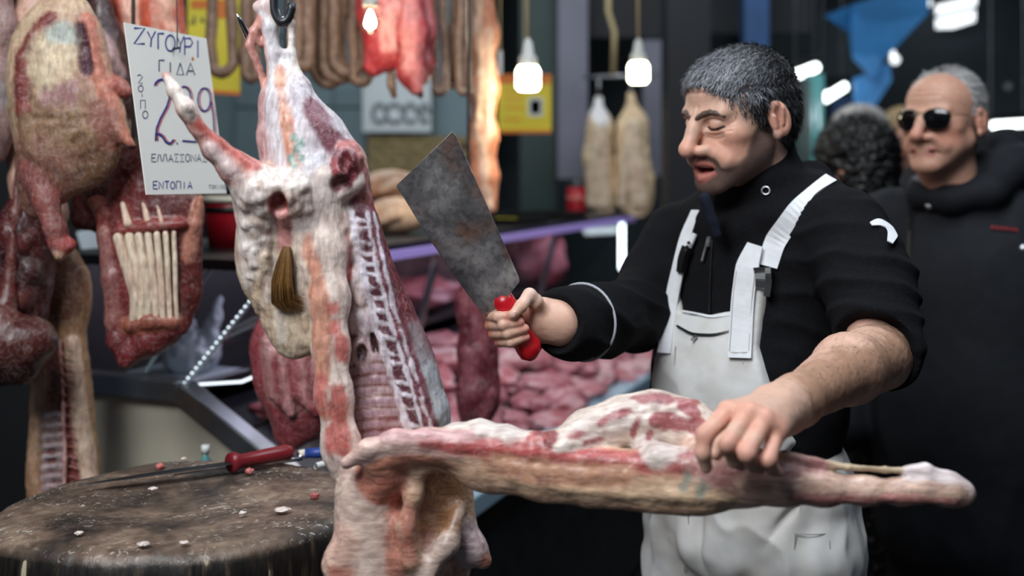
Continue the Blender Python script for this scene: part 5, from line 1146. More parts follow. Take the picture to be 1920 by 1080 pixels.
# ------------------------------------------------------------------ people
SKIN = lin(220, 176, 154); LIP = lin(186, 116, 104)
def head_field(mouth=1.0, stub=None, brow=lin(84, 66, 58), skin=SKIN, jowl=0, nose=1.0, eyes=True, wide=1.0):
    f = Field(); red = tuple(np.array(skin) * (1.02, .86, .84))
    f.ell((0, -.014, .030), (.075 * wide, .094, .080), k=.03)
    f.ell((0, .030, .045), (.061, .050, .048), k=.03)
    f.ell((0, .030, -.030), (.062 * wide, .054, .070), k=.03)
    f.ell((0, .040, -.072), (.040, .046, .030), k=.03)
    for s in (-1, 1):
        f.ell((.045 * s, .050, -.020), (.021, .022, .017), k=.02)
        f.cap((.053 * s, .000, -.048), (.018 * s, .072, -.101), .015 + jowl, .015 + jowl * .6, k=.025)
        f.ell((.040 * s, .045, -.058), (.018 + jowl, .024, .024), k=.02)
        f.cap((.043 * s, .071, .017), (.010 * s, .086, .013), .0105, .0095, k=.014)
    f.ell((0, .064, -.062), (.034, .027, .034), k=.02)
    f.ell((0, .080, -.104), (.017, .014, .014), k=.016)
    f.cap((0, -.022, -.05), (0, -.055, -.18), .054, .058, k=.03)
    for s in (-1, 1):
        f.ell((.031 * s, .092, .000), (.018, .013, .0105), k=.012, op='-')
        f.ell((.031 * s, .0715, -.001), (.0140, .0135, .0125), k=.003)
        f.cap((.016 * s, .083, -.0135), (.042 * s, .073, -.013), .0035, .003, k=.008)
        f.cap((.014 * s, .0865, .010), (.044 * s, .074, .009), .0030, .0025, k=.006)
    n_ = nose
    f.cap((0, .083, .012), (0, .1 + .015 * n_, -.034), .0095, .0125, k=.012)
    f.ell((0, .103 + .013 * n_, -.0380), (.0140, .0140, .0128), k=.006, col=red, soft=.012)
    f.ell((0, .1015, -.008), (.0085, .008, .014), k=.01)
    for s in (-1, 1):
        f.ell((.0125 * s, .101, -.0415), (.0092, .0115, .0082), k=.005)
        f.ell((.0065 * s, .1075, -.0495), (.0040, .0055, .0035), k=.002, op='-', col=lin(70, 36, 32), soft=.002)
        f.cap((.0185 * s, .096, -.044), (.034 * s, .074, -.074), .0022, .002, k=.009, op='-')
        f.cap((.024 * s, .092, -.040), (.042 * s, .072, -.060), .008, .010, k=.014)
    # ears
    for s in (-1, 1):
        R = np.array([[1, 0, 0], [0, math.cos(.25), -math.sin(.25)], [0, math.sin(.25), math.cos(.25)]])
        a = .35 * s; R2 = np.array([[math.cos(a), math.sin(a), 0], [-math.sin(a), math.cos(a), 0], [0, 0, 1]])
        f.ell((.0815 * s * wide, -.014, -.004), (.0075, .019, .031), R @ R2, k=.006, col=red, soft=.01)
        f.ell((.0885 * s * wide, -.012, -.002), (.0075, .0105, .020), R @ R2, k=.004, op='-', col=tuple(np.array(red) * .8), soft=.006)
        f.ell((.082 * s * wide, -.006, -.030), (.006, .009, .009), k=.006)
        f.cap((.0865 * s * wide, -.018, .012), (.0865 * s * wide, -.016, -.014), .0035, .003, k=.004)
        f.cap((.083 * s * wide, -.002, .0), (.083 * s * wide, -.004, -.016), .004, .004, k=.004)
    # paint: cheeks, stubble, brows
    for s in (-1, 1): f.ell((.045 * s, .066, -.032), (.024, .026, .022), op='c', col=tuple(np.array(skin) * (1.0, .85, .82)), soft=.02, rag=.004)
    if stub is not None:
        for s in (-1, 1):
            f.cap((.064 * s, .010, -.040), (.058 * s, .02, -.078), .021, .026, op='c', col=stub, soft=.012, rag=.005)
            f.cap((.058 * s, .02, -.082), (.015 * s, .085, -.104), .027, .027, op='c', col=stub, soft=.012, rag=.005)
        f.cap((-.026, .09, -.062), (.026, .09, -.062), .008, op='c', col=stub, soft=.008, rag=.004)
        for s in (-1, 1): f.cap((.027 * s, .085, -.062), (.027 * s, .083, -.095), .007, op='c', col=stub, soft=.008, rag=.004)
        f.ell((0, .09, -.098), (.022, .02, .016), op='c', col=tuple(np.array(stub) * .8), soft=.01, rag=.004)
    g0 = Field(); g0.pr = [p_ for p_ in f.pr if p_['op'] != 'c']; YS = np.linspace(.14, .02, 180)
    def sf(x, z):
        d = g0.dist(np.stack([np.full(180, x), YS, np.full(180, z)], 1)); i = int(np.argmax(d < 0)) if (d < 0).any() else int(np.argmin(d)); return np.array([x, YS[i], z])
    for s in (-1, 1):
        pb = [sf(x * s, z) for x, z in ((.010, .0125), (.020, .0175), (.031, .0200), (.042, .0180), (.052, .0120))]; rb = (.0026, .0032, .0030, .0026, .0014)
        for a, b, ra, r2 in zip(pb[:-1], pb[1:], rb[:-1], rb[1:]): f.cap(a, b, ra, r2, k=.002, col=brow, soft=.0022, rag=.0018)
        for fz in (.052, .063): f.cap(sf(.002 * s, fz), sf(.034 * s, fz + .001), .0007, op='-', k=.005)
        f.cap(sf(.0045 * s, .016), sf(.006 * s, .028), .0009, op='-', k=.005)
        if eyes:
            xs = np.linspace(.0175, .0465, 8)
            lash = [sf(x * s, -.0050 - .0036 * (1 - ((x - .032) / .0145) ** 2)) for x in xs]
            for a, b in zip(lash[:-1], lash[1:]): f.cap(a, b, .0011, op='-', k=.0012, col=lin(46, 30, 28), soft=.0012)
            for zc, dz_, rr, c_ in ((.0055, .0035, .0008, tuple(np.array(skin) * .62)), (-.0150, -.0035, .0009, tuple(np.array(skin) * .72)), (-.0205, -.004, .0008, tuple(np.array(skin) * .8))):  # lid and eye-bag creases, their shade painted as darker skin
                cr = [sf(x * s, zc + dz_ * (1 - ((x - .032) / .0145) ** 2)) for x in xs]
                for a, b in zip(cr[:-1], cr[1:]): f.cap(a, b, rr, op='-', k=.004, col=c_, soft=.0018)
            for k_ in range(3): f.cap(sf(.050 * s, -.004 - .004 * k_), sf(.058 * s, .002 - .007 * k_), .0006, op='-', k=.003)
    # mouth
    if mouth > .5:
        f.ell((-.004, .092, -.0755), (.0225, .022, .0105), k=.004, op='-', col=lin(110, 40, 42), soft=.003)
        f.cap((.018, .087, -.068), (0, .0955, -.0630), .0030, .0040, k=.005, col=LIP, soft=.003); f.cap((0, .0955, -.0630), (-.025, .083, -.066), .0040, .0030, k=.005, col=LIP, soft=.003)
        f.cap((.017, .086, -.081), (-.003, .0930, -.0885), .0042, .0062, k=.005, col=LIP, soft=.003); f.cap((-.003, .0930, -.0885), (-.023, .081, -.081), .0062, .0040, k=.005, col=LIP, soft=.003)
        for i in range(7):
            x = -.015 + i * .005; f.box((x, .0855 - 14 * (x + .002) ** 2, -.0680), (.0022, .002, .0040), rd=.001, k=.0015, col=lin(206, 196, 178), soft=.001)
        f.ell((-.003, .079, -.083), (.012, .010, .004), k=.003, col=lin(176, 84, 88), soft=.003)
    else:
        pass
        f.cap((-.022, .086, -.0680), (.022, .086, -.0680), .0042, k=.005, col=LIP, soft=.003); f.cap((-.02, .086, -.0775), (.02, .086, -.0775), .0050, k=.005, col=LIP, soft=.003); f.cap((-.027, .088, -.0735), (.027, .088, -.0735), .0034, op='-', k=.003, col=lin(104, 58, 52), soft=.0025); f.cap((-.030, .078, -.074), (-.036, .070, -.088), .0016, op='-', k=.008); f.cap((.030, .078, -.074), (.036, .070, -.088), .0016, op='-', k=.008)
    return f
def frame(a, pitch, roll=0):
    a = math.radians(a); b = math.radians(pitch); up = np.array([0, 0, 1.0]); f0 = np.array([-math.sin(a), -math.cos(a), 0])
    fw = f0 * math.cos(b) - up * math.sin(b); u = up * math.cos(b) + f0 * math.sin(b); r = np.cross(fw, u)
    c, s = math.cos(math.radians(roll)), math.sin(math.radians(roll)); r, u = r * c + u * s, u * c - r * s
    return np.stack([r, fw, u])          # rows = local axes in world
def strands(V, Q, n, ln, flow, colf, seed, wd=.0006, lift=.35):
    rg = np.random.default_rng(seed); N_ = vnormals(V, Q); k = rg.integers(0, len(V), n); p = V[k]; nn = N_[k]
    fl = flow(p) + rg.normal(0, .25, (n, 3)); fl = fl - nn * np.sum(fl * nn, 1, keepdims=True); fl /= np.linalg.norm(fl, axis=1, keepdims=True) + 1e-9
    L_ = ln * rg.uniform(.6, 1.3, n)[:, None]; s = np.cross(nn, fl) * wd
    p1 = p + fl * L_ * .5 + nn * L_ * lift * .6; p2 = p + fl * L_ + nn * L_ * lift * .55
    W_ = np.stack([p - s, p + s, p1 - s * .8, p1 + s * .8, p2 - s * .1, p2 + s * .1], 1).reshape(-1, 3)
    b = np.arange(n)[:, None] * 6; Qs = np.concatenate([b + [0, 1, 3, 2], b + [2, 3, 5, 4]])
    c = np.repeat(colf(p, rg), 6, axis=0); return W_, Qs, c
def cat_mesh(parts):
    Vs, Qs, Cs = [], [], []; n = 0
    for V, Q, c in parts: Vs.append(V); Qs.append(Q + n); Cs.append(c); n += len(V)
    return np.concatenate(Vs), np.concatenate(Qs), np.concatenate(Cs)
def solid(f, vox, base, mott=.05, amp=0, sc=40, seed=0):
    V, Q = f.mesh(vox); c = f.colour(V, base); c = c * (1 + mott * fbm(V, 120, 2, seed))[:, None]
    if amp: V = disp(V, Q, amp, sc, 3, seed)
    return V, Q, c
def ribbon(name, f, path, wpx, mt, parent, th=.003, lift=.001, t0=1.2, sub=5, face=0):
    pts = []
    for (a, b) in zip(path[:-1], path[1:]):
        for k in range(sub): pts.append((a[0] + (b[0] - a[0]) * k / sub, a[1] + (b[1] - a[1]) * k / sub))
    pts.append(path[-1]); H = [hit(f, x, y, t0) for x, y in pts]; ps = np.array([h[0] for h in H]); ns = np.array([h[1] for h in H])
    for _ in range(2): ps[1:-1] = (ps[:-2] + 2 * ps[1:-1] + ps[2:]) / 4; ns[1:-1] = (ns[:-2] + 2 * ns[1:-1] + ns[2:]) / 4
    V = []
    for i, p_ in enumerate(ps):
        d = nrm(ps[min(i + 1, len(ps) - 1)] - ps[max(i - 1, 0)]); n_ = nrm(ns[i] + face * np.array([-.2, -1, .1])); w = wpx if np.isscalar(wpx) else np.interp(i / (len(ps) - 1), np.linspace(0, 1, len(wpx)), wpx)
        s = nrm(np.cross(n_, d)) * S(w / 2, p_[1]); b = p_ + n_ * lift; V += [b - s, b - s + n_ * th, b + s + n_ * th, b + s]
    Q = [(i * 4 + j, i * 4 + (j + 1) % 4, i * 4 + 4 + (j + 1) % 4, i * 4 + 4 + j) for i in range(len(ps) - 1) for j in range(4)] + [(3, 2, 1, 0), tuple(len(V) - 4 + j for j in range(4))]
    return mk(name, np.array(V), Q, MATS[mt], parent, None, False)

# ================= butcher
SL = P(1580, 432, 1.74); SR = P(1268, 442, 2.00); O_ = (SL + SR) / 2
Lx = nrm((SL - SR) * (1, 1, 0)); Fw = np.array([Lx[1], -Lx[0], 0]); Up = np.array([0, 0, 1.0]); TR = np.stack([Lx, Fw, Up])
def TB(u, w, z): return np.array([O_[0], O_[1], 0]) + Lx * u + Fw * w + Up * z
bu = empty('person', TB(0, 0, 0)); tag(bu, 'butcher in black fleece and white dungarees raising a cleaver', 'person')
BLK = lin(22, 22, 25)
def trunk(f, e=0.0, k=.04, lower=True):
    f.ell(TB(0, .0, 1.275), (.175 + e, .118 + e, .185 + e), TR, k=k)
    f.ell(TB(0, .02, 1.08), (.165 + e, .125 + e, .17 + e), TR, k=k)
    if lower: f.ell(TB(0, .01, .95), (.170 + e, .125 + e, .14 + e), TR, k=k)
    return f
# skin: head and neck
HO = P(1385, 219, 1.80); HR = frame(61, 10, 3)
hf = head_field(1, stub=lin(112, 90, 82))
V, Q, c = solid(hf, .0019, SKIN, .05, .0003, 150, 1); hV = V
head_part = (V @ HR + HO, Q, c)
# skin: cleaver hand (thumb over the handle, four fingers wrapped to the front)
f = Field(); Yc = 1.60
EL_R = P(1188, 590, 1.86); WR_R = P(1052, 605, 1.635)
f.cap(EL_R, P(1110, 602, 1.70), .046, .042, k=.02); f.cap(P(1110, 602, 1.70), WR_R, .042, .031, k=.02, flat=(Up, 1.05))
f.cap(WR_R, P(1010, 598, 1.628), .030, .030, k=.02)
f.cap(P(1015, 585, 1.632), P(955, 582, 1.645), .019, .016, k=.014); f.cap(P(1010, 605, 1.632), P(958, 612, 1.645), .020, .016, k=.014); f.cap(P(1010, 620, 1.632), P(972, 638, 1.64), .016, .014, k=.014)
FR = [[(946, 580, 1.648, 10), (916, 592, 1.615, 10.5), (934, 594, 1.578, 10), (956, 592, 1.574, 9)],
      [(950, 598, 1.650, 10), (920, 610, 1.612, 11), (945, 609, 1.574, 10.5), (974, 604, 1.576, 9.5)],
      [(955, 616, 1.650, 10), (926, 626, 1.612, 10.5), (952, 625, 1.575, 10), (984, 616, 1.578, 9)],
      [(962, 632, 1.646, 9), (937, 641, 1.612, 9.5), (958, 642, 1.578, 9), (986, 632, 1.582, 8)]]
for fi in FR: f.chain([q(*p_) for p_ in fi], k=.003)
f.chain([q(1022, 592, 1.62, 15), q(1003, 566, 1.598, 14), q(993, 553, 1.590, 12), q(976, 575, 1.575, 11), q(962, 590, 1.567, 9)], k=.006)
f.ell(P(963, 589, 1.5605), (S(6, 1.56), .0018, S(7, 1.56)), k=.001, col=lin(226, 186, 170), soft=.002)
for fi in FR:
    x, y, yy, r = fi[1]; f.ell(P(x, y, yy), S(r * .9, yy), op='c', col=lin(208, 138, 116), soft=.01)
    x, y, yy, r = fi[3]; f.ell(P(x, y, yy), S(r * .9, yy), op='c', col=lin(214, 150, 132), soft=.008)
f.ell(P(993, 552, 1.585), .012, op='c', col=lin(226, 190, 172), soft=.01)
handR = solid(f, .0019, SKIN, .06, .0005, 120, 2)
# skin: hand pressing the lamb half
f = Field()
EL_L = P(1648, 668, 1.575); WR_L = P(1492, 752, 1.335)
f.cap(EL_L, P(1590, 692, 1.48), .050, .046, k=.02); f.cap(P(1590, 692, 1.48), WR_L, .046, .029, k=.02)
f.cap(WR_L, P(1450, 772, 1.28), .030, .032, k=.02)
MC = [(1366, 772, 1.212), (1404, 774, 1.198), (1434, 788, 1.192), (1458, 808, 1.195)]
for x, y, yy in MC: f.cap(P(1470, 766, 1.30), P(x, y, yy), .024, .0125, k=.014)
f.chain([q(1366, 772, 1.212, 19), q(1322, 816, 1.185, 17), q(1318, 848, 1.182, 15), q(1324, 876, 1.19, 12)], k=.004)
f.chain([q(1404, 774, 1.198, 19), q(1364, 832, 1.165, 17), q(1376, 862, 1.185, 14), q(1390, 872, 1.205, 12)], k=.004)
f.chain([q(1434, 788, 1.192, 18), q(1400, 850, 1.158, 16.5), q(1412, 872, 1.18, 14), q(1424, 878, 1.20, 12)], k=.004)
f.chain([q(1458, 808, 1.195, 16), q(1440, 862, 1.168, 15), q(1450, 880, 1.185, 12.5), q(1458, 884, 1.20, 11)], k=.004)
f.chain([q(1440, 770, 1.29, 20), q(1385, 800, 1.265, 17), q(1350, 830, 1.25, 14), q(1340, 850, 1.245, 12)], k=.008)
for x, y, yy in MC: f.ell(P(x, y, yy - .012), .013, op='c', col=lin(222, 164, 142), soft=.012)
for x, y, yy in ((1322, 816, 1.172), (1364, 832, 1.152), (1400, 850, 1.146), (1440, 862, 1.156)): f.ell(P(x, y, yy), .013, op='c', col=lin(218, 162, 142), soft=.012)
for t in np.linspace(.0, .9, 9):
    p_ = EL_L + (WR_L - EL_L) * t; f.ell(p_ + (0, -.03, .012), (.03, .03, .02), op='c', col=lin(176, 136, 112), soft=.02, rag=.012)
handL = solid(f, .0021, SKIN, .09, .0006, 120, 3)
# hidden trunk and legs so that the body is whole
f = Field(); trunk(f, -.02); f.cap(TB(0, -.01, 1.40), TB(0, .015, 1.49), .06, .055, k=.03)
f.cap(TB(-.16, 0, 1.39), TB(.16, 0, 1.39), .05, k=.03); f.cap(SL, EL_L, .04, .042, k=.02); f.cap(SR, EL_R, .034, .036, k=.02)
for s in (-1, 1): f.chain([(TB(.09 * s, 0, .88), .08), (TB(.10 * s, .02, .48), .055), (TB(.10 * s, -.01, .09), .036), (TB(.10 * s, .08, .05), .03)], k=.02)
trunkP = solid(f, .012, SKIN)
Vb, Qb_, cb = cat_mesh([head_part, handR, handL, trunkP]); mk('body', Vb, Qb_, MATS['skin'], bu, cb)
# hair: cropped salt and pepper
f = Field(); f.ell((0, -.015, .032), (.0785, .0995, .0865), k=.01); f.ell((0, .028, .056), (.062, .058, .044), k=.02); f.ell((0, -.055, -.01), (.066, .050, .065), k=.03)
for s in (-1, 1): f.cap((.071 * s, .022, .03), (.0725 * s, .008, -.006), .010, .004, k=.01)
f.ell((0, .110, -.012), (.10, .066, .083), k=.006, op='-'); f.ell((0, .06, -.07), (.12, .085, .058), k=.006, op='-')
for s in (-1, 1): f.ell((.088 * s, -.010, -.010), (.022, .026, .034), k=.004, op='-')
f.ell((0, .02, -.13), (.12, .12, .075), k=.006, op='-')
V, Q = f.mesh(.0022); V = disp(V, Q, .0022, 90, 3, 4, True)
def hcol(p, rg):
    g = sstep(-.06, .075, p[:, 1]) * sstep(.0, .07, p[:, 2]); base = np.array(lin(24, 22, 23)); grey = np.array(lin(176, 178, 186))
    w = np.clip(g * .62 + rg.normal(0, .22, len(p)), 0, 1)[:, None] ** 1.2; return base * (1 - w) + grey * w
rg = np.random.default_rng(1); c0 = hcol(V, rg) * .55
flow = lambda p: np.stack([p[:, 0] * 3, np.where(p[:, 2] > .05, .8, -.1), -.5 + 0 * p[:, 0] - np.where(p[:, 2] < .05, .8, 0)], 1)
W_, Qs, cs = strands(V, Q, 11000, .014, flow, hcol, 2, .0005, .42)
Vh, Qh, ch = cat_mesh([(V, Q, c0), (W_, Qs, cs)]); mk('hair', Vh @ HR + HO, Qh, MATS['hair'], bu, ch)
# dark hair on the bare forearms
for prt, a_, b_, n__ in ((handL, EL_L, WR_L, 900), (handR, EL_R, WR_R, 260)):
    V, Q, c = prt; ax_ = nrm(b_ - a_); t_ = (V - a_) @ ax_ / np.linalg.norm(b_ - a_); kp = np.flatnonzero((t_ > .05) & (t_ < .95)); N_ = vnormals(V, Q); rg = np.random.default_rng(12)
    kk = kp[rg.integers(0, len(kp), n__)]; p = V[kk]; nn = N_[kk]; fl = ax_ + rg.normal(0, .35, (n__, 3)); fl -= nn * np.sum(fl * nn, 1, keepdims=True); fl /= np.linalg.norm(fl, axis=1, keepdims=True)
    sd_ = np.cross(nn, fl) * .00022; L_ = rg.uniform(.006, .012, (n__, 1)); W_ = np.stack([p - sd_, p + sd_, p + fl * L_ + nn * .0022], 1).reshape(-1, 3)
    mk('arm_hair', W_, np.arange(3 * n__).reshape(-1, 3), MATS['hair'], bu, np.tile(np.array(lin(60, 46, 40)), (3 * n__, 1)))
# fleece
T = Field(); trunk(T, .004, lower=False)
T.cap(TB(-.145, -.005, 1.375), TB(.145, -.005, 1.375), .058, .062, k=.05)
T.cap(TB(-.11, -.02, 1.41), TB(0, -.01, 1.455), .05, .06, k=.04); T.cap(TB(.12, -.02, 1.42), TB(0, -.01, 1.455), .055, .06, k=.04)
T.ell(TB(0, .02, 1.14), (.178, .137, .17), TR, k=.04)
f = Field(); f.pr = list(T.pr)
f.chain([(SR, .060), (P(1226, 520, 1.95), .055), (EL_R, .056)], k=.02); f.chain([(EL_R, .056), (P(1130, 598, 1.75), .056), (P(1078, 606, 1.665), .052), (P(1058, 607, 1.64), .0505)], k=.03)
f.chain([(SL, .070), (P(1628, 530, 1.66), .066), (EL_L + (0, 0, .012), .064)], k=.03)
# sleeve opening over the bare forearm
dl = nrm(WR_L - EL_L); f.cap(EL_L + dl * .055, EL_L + dl * .20, .075, k=.006, op='-')
dr = nrm(WR_R - EL_R); f.cap(P(1046, 606, 1.628) + dr * .050, P(1000, 606, 1.58) + dr * .05, .06, k=.004, op='-')
# turned-up collar and hood roll
f.cap(TB(0, -.012, 1.43), HO + np.array([.0, -.036, -.120]) @ HR, .080, .066, k=.02); f.cap(HO + np.array([-.02, -.05, -.125]) @ HR, HO + np.array([.0, -.075, -.075]) @ HR, .060, .034, k=.02)
f.chain([(TB(-.06, .065, 1.405), .022), (TB(.02, .085, 1.40), .020), (TB(.085, .05, 1.425), .030), (TB(.115, -.02, 1.455), .034), (TB(.06, -.085, 1.475), .036), (TB(-.05, -.09, 1.475), .036)], k=.025)
f.cap(P(1322, 372, 1.735), P(1345, 440, 1.738), .010, .006, k=.012, col=lin(34, 38, 50), soft=.01)
FL = f
V, Q, c = solid(f, .0044, BLK, .08)
n_ = vnormals(V, Q); dz = .0022 * fbm(V, 14, 3, 1) + .0022 * (1 - np.abs(fbm(V * (1, 1, 1.8), 11, 2, 7)) * 3).clip(-.3, 1)
arm = np.minimum(np.linalg.norm(V - (SL + EL_L) / 2, axis=1), np.linalg.norm(V - (EL_R + WR_R) / 2, axis=1))
dz += sstep(.19, .1, arm) * .0045 * (1 - np.abs(np.sin(V @ np.array([12, 25, 62]) + 2.4 * fbm(V, 9, 2, 3))) * 1.6).clip(-.4, 1)
V = V + n_ * dz[:, None]
fle = mk('fleece', V, Q, MATS['fleece'], bu, c)
# dungarees: trousers and bib
CAN = lin(220, 219, 218)
Dn = Field(); Dn.ell(TB(0, .012, .97), (.188, .145, .135), TR, k=.03); Dn.ell(TB(0, .015, .88), (.190, .140, .11), TR, k=.03)
for s in (-1, 1):
    Dn.chain([(TB(.092 * s, .01, .86), .105), (TB(.105 * s, .035, .62), .092), (TB(.105 * s, .03, .48), .084), (TB(.105 * s, .0, .10), .075)], k=.025)
Dn.cap(TB(0, .155, .93), TB(0, .145, .78), .006, op='-', k=.02)
cut = Field(); Dn.box(TB(0, 0, 1.25), (.5, .5, .17), TR, k=.006, op='-')
for sgn, uu in ((1, .15), (-1, -.15)):
    Dn.cap(TB(uu, .08, .98), TB(uu * .7, .15, .88), .004, op='-', k=.014)
V, Q, c = solid(Dn, .0046, CAN, .03)
n_ = vnormals(V, Q); fold = (1 - np.abs(fbm(V * (1, 1, .8), 9, 3, 12)) * 2.4).clip(-.4, 1)
V = V + n_ * (.003 * fbm(V, 14, 3, 5) + .013 * fold * sstep(1.08, .9, V[:, 2]))[:, None]
w = sstep(.05, .45, fbm(V, 9, 3, 8))[:, None] * .22; c = c * (1 - w) + np.array(lin(176, 160, 140)) * w
dun = mk('trousers', V, Q, MATS['canvas'], bu, c)
TI = Field(); trunk(TI, .004, lower=False); TI.ell(TB(0, .02, 1.14), (.178, .137, .17), TR, k=.04); TI.ell(TB(0, .012, .97), (.19, .147, .15), TR, k=.03)
def tuv(px, py):
    p_, _ = hit(TI, px, py, 1.4, 2.4); v = p_ - TB(0, 0, 0); return (v @ Lx, p_[2])
bibpx = [(1262, 528), (1276, 548), (1280, 584), (1330, 593), (1378, 586), (1404, 560), (1412, 540), (1434, 545), (1428, 600), (1424, 650), (1440, 725), (1490, 830), (1430, 900), (1300, 900), (1232, 800), (1235, 700), (1246, 640), (1252, 560)]
BP = np.array([tuv(*p_) for p_ in bibpx])
def polyd(p2):
    d = np.full(len(p2), 9.0); ins = np.zeros(len(p2), bool); n = len(BP)
    for i in range(n):
        a, b = BP[i], BP[(i + 1) % n]; e = b - a; v = p2 - a; t = np.clip(v @ e / (e @ e + 1e-12), 0, 1); d = np.minimum(d, np.linalg.norm(v - t[:, None] * e, axis=1))
        cr = ((a[1] > p2[:, 1]) != (b[1] > p2[:, 1])); xs = a[0] + (p2[:, 1] - a[1]) * e[0] / (e[1] if abs(e[1]) > 1e-9 else 1e-9); ins ^= cr & (p2[:, 0] < xs)
    return np.where(ins, -d, d)
B = Field(); trunk(B, .012, lower=False); B.ell(TB(0, .022, 1.14), (.186, .147, .18), TR, k=.04); B.ell(TB(0, .014, .97), (.196, .152, .15), TR, k=.03)
B.add(lambda p: polyd(np.stack([(p - TB(0, 0, 0)) @ Lx, p[:, 2]], 1)), TB(0, 0, 0), TB(0, 0, 0), .003, '&', None, 0, 0)
B.add(lambda p: -((p - TB(0, 0, 0)) @ Fw - .02), TB(0, 0, 0), TB(0, 0, 0), .003, '&', None, 0, 0)
V, Q, c = solid(B, .0038, CAN, .03); n_ = vnormals(V, Q)
V = V + n_ * (.002 * fbm(V, 20, 3, 15) + .004 * (1 - np.abs(fbm(V * (1, 1, .5), 12, 2, 18)) * 2.4).clip(-.3, 1))[:, None]
w = sstep(.1, .5, fbm(V, 14, 3, 9))[:, None] * .2; c = c * (1 - w) + np.array(lin(190, 180, 166)) * w
bib = mk('bib', V, Q, MATS['canvas'], bu, c)
Bs = Field(); Bs.pr = [p_ for p_ in B.pr if p_['op'] == '+'] + [dict(p_, k=.02) for p_ in T.pr]
ribbon('strap', Bs, [(1308, 398), (1288, 448), (1268, 540), (1256, 610), (1250, 662)], [16, 22, 26, 27, 27], 'strap_white', bib, .004, .007, 1.5, 5, 1.2)
ribbon('strap', FL, [(1556, 338), (1520, 366), (1484, 404), (1456, 450), (1440, 500)], [24, 26, 34, 40, 38], 'strap_white', bib, .004, .003, 1.4)
ribbon('strap', Bs, [(1418, 462), (1404, 500), (1396, 560), (1392, 620), (1389, 672)], [30, 44, 44, 44, 44], 'strap_white', bib, .005, .005, 1.5)
ribbon('strap', Bs, [(1306, 440), (1292, 470), (1280, 500), (1272, 545)], [12, 16, 16, 18], 'strap_white', bib, .003, .003, 1.5)
for st_ in ([(1386, 510), (1379, 560), (1372, 660)], [(1419, 510), (1413, 560), (1406, 660)], [(1374, 662), (1390, 663), (1404, 662)]): ribbon('stitching', Bs, st_, 1.4, 'thread', bib, .001, .0101, 1.5)
ribbon('buckle', Bs, [(1430, 503), (1432, 520), (1430, 540)], [30, 26, 22], 'black_plastic', bib, .010, .002, 1.5)
ribbon('buckle', Bs, [(1442, 505), (1444, 530), (1440, 556)], [10, 12, 12], 'black_plastic', bib, .012, .004, 1.5)
ribbon('buckle', Bs, [(1296, 466), (1288, 486), (1284, 512)], [20, 18, 14], 'black_plastic', bib, .010, .004, 1.5)
for y in (466, 473, 480): 
    p_, n_ = hit(Bs, 1302 - (y - 466) * .4, y - 6, 1.5); MB().lathe(p_ + n_ * .012, [(.003, 0), (.003, .003), (0, .0035)], 10, n_).build('snap', MATS['black_plastic'], bib, True)
ribbon('pocket_zip', B, [(1273, 612), (1300, 628), (1340, 630), (1372, 622)], [4, 5, 5, 4], 'black_plastic', bib, .002, .004, 1.5)
ribbon('pocket_zip_pull', B, [(1302, 640), (1310, 632)], 5, 'silver', bib, .003, .006, 1.5)
ribbon('hem', B, [(1281, 588), (1330, 597), (1376, 590)], 5, 'strap_white', bib, .0015, .004, 1.5)
ribbon('seam', B, [(1268, 650), (1266, 700), (1270, 740)], 2, 'thread', bib, .001, .0015, 1.5)
ribbon('seam', B, [(1394, 680), (1394, 720), (1388, 760)], 2, 'thread', bib, .001, .0015, 1.5)
ribbon('seam', Dn, [(1290, 940), (1294, 1000), (1285, 1070)], 2, 'thread', dun, .001, .002, 1.5)
ribbon('seam', Dn, [(1364, 950), (1362, 1010), (1360, 1075)], 2, 'thread', dun, .001, .002, 1.5)
ribbon('seam', Dn, [(1575, 800), (1578, 850), (1580, 960), (1578, 1070)], 3, 'thread', dun, .001, .002, 1.5)
for st_ in ([(1488, 1000), (1520, 1002), (1552, 1000)], [(1490, 1002), (1488, 1040), (1490, 1078)], [(1552, 1002), (1554, 1040), (1552, 1078)]): ribbon('pocket_seam', Dn, st_, 2, 'thread', dun, .001, .004, 1.5)
# fleece details
ribbon('zip', T, [(1340, 440), (1336, 520), (1334, 586)], 4, 'black_plastic', fle, .003, .004, 1.5)
ribbon('zip_pull', T, [(1336, 448), (1332, 466)], 8, 'silver', fle, .004, .007, 1.5); ribbon('zip_pull', T, [(1331, 466), (1324, 492)], 4, 'silver', fle, .003, .009, 1.5)
p_, n_ = hit(FL, 1437, 358, 1.5); u_ = nrm(np.cross(n_, (0, 0, 1))); v_ = np.cross(n_, u_)
MB().tube([p_ + n_ * .006 + .0065 * (math.cos(t) * u_ + math.sin(t) * v_) for t in np.linspace(0, 2 * math.pi, 17)], .0018, 8, False).build('eyelet', MATS['silver'], fle, True)
ribbon('sleeve_badge', FL, [(1630, 428), (1646, 424), (1660, 432), (1668, 446), (1664, 462)], [9, 20, 22, 20, 11], 'strap_white', fle, .002, .008, 1.3)
ax = nrm(P(1058, 607, 1.64) - P(1130, 598, 1.73)); cc = P(1092, 604, 1.68); u_ = nrm(np.cross(ax, (0, 0, 1))); v_ = np.cross(ax, u_)
MB().tube([cc + .0605 * (math.cos(t) * u_ + math.sin(t) * v_) for t in np.linspace(0, 2 * math.pi, 41)], .0022, 6, False).build('cuff_stripe', MATS['grey_trim'], fle, True)
for s in (-1, 1):
    f = Field(); f.ell(TB(.105 * s, .10, .045), (.05, .09, .045), TR, k=.02); f.cap(TB(.105 * s, .0, .05), TB(.105 * s, .0, .1), .045, .05, k=.02); f.ell(TB(.105 * s, .05, .0), (.2, .3, .0), TR) if 0 else None
    V, Q = f.mesh(.008); V[:, 2] = np.maximum(V[:, 2], 0); mk('shoe', V, Q, MATS['black_plastic'], bu)

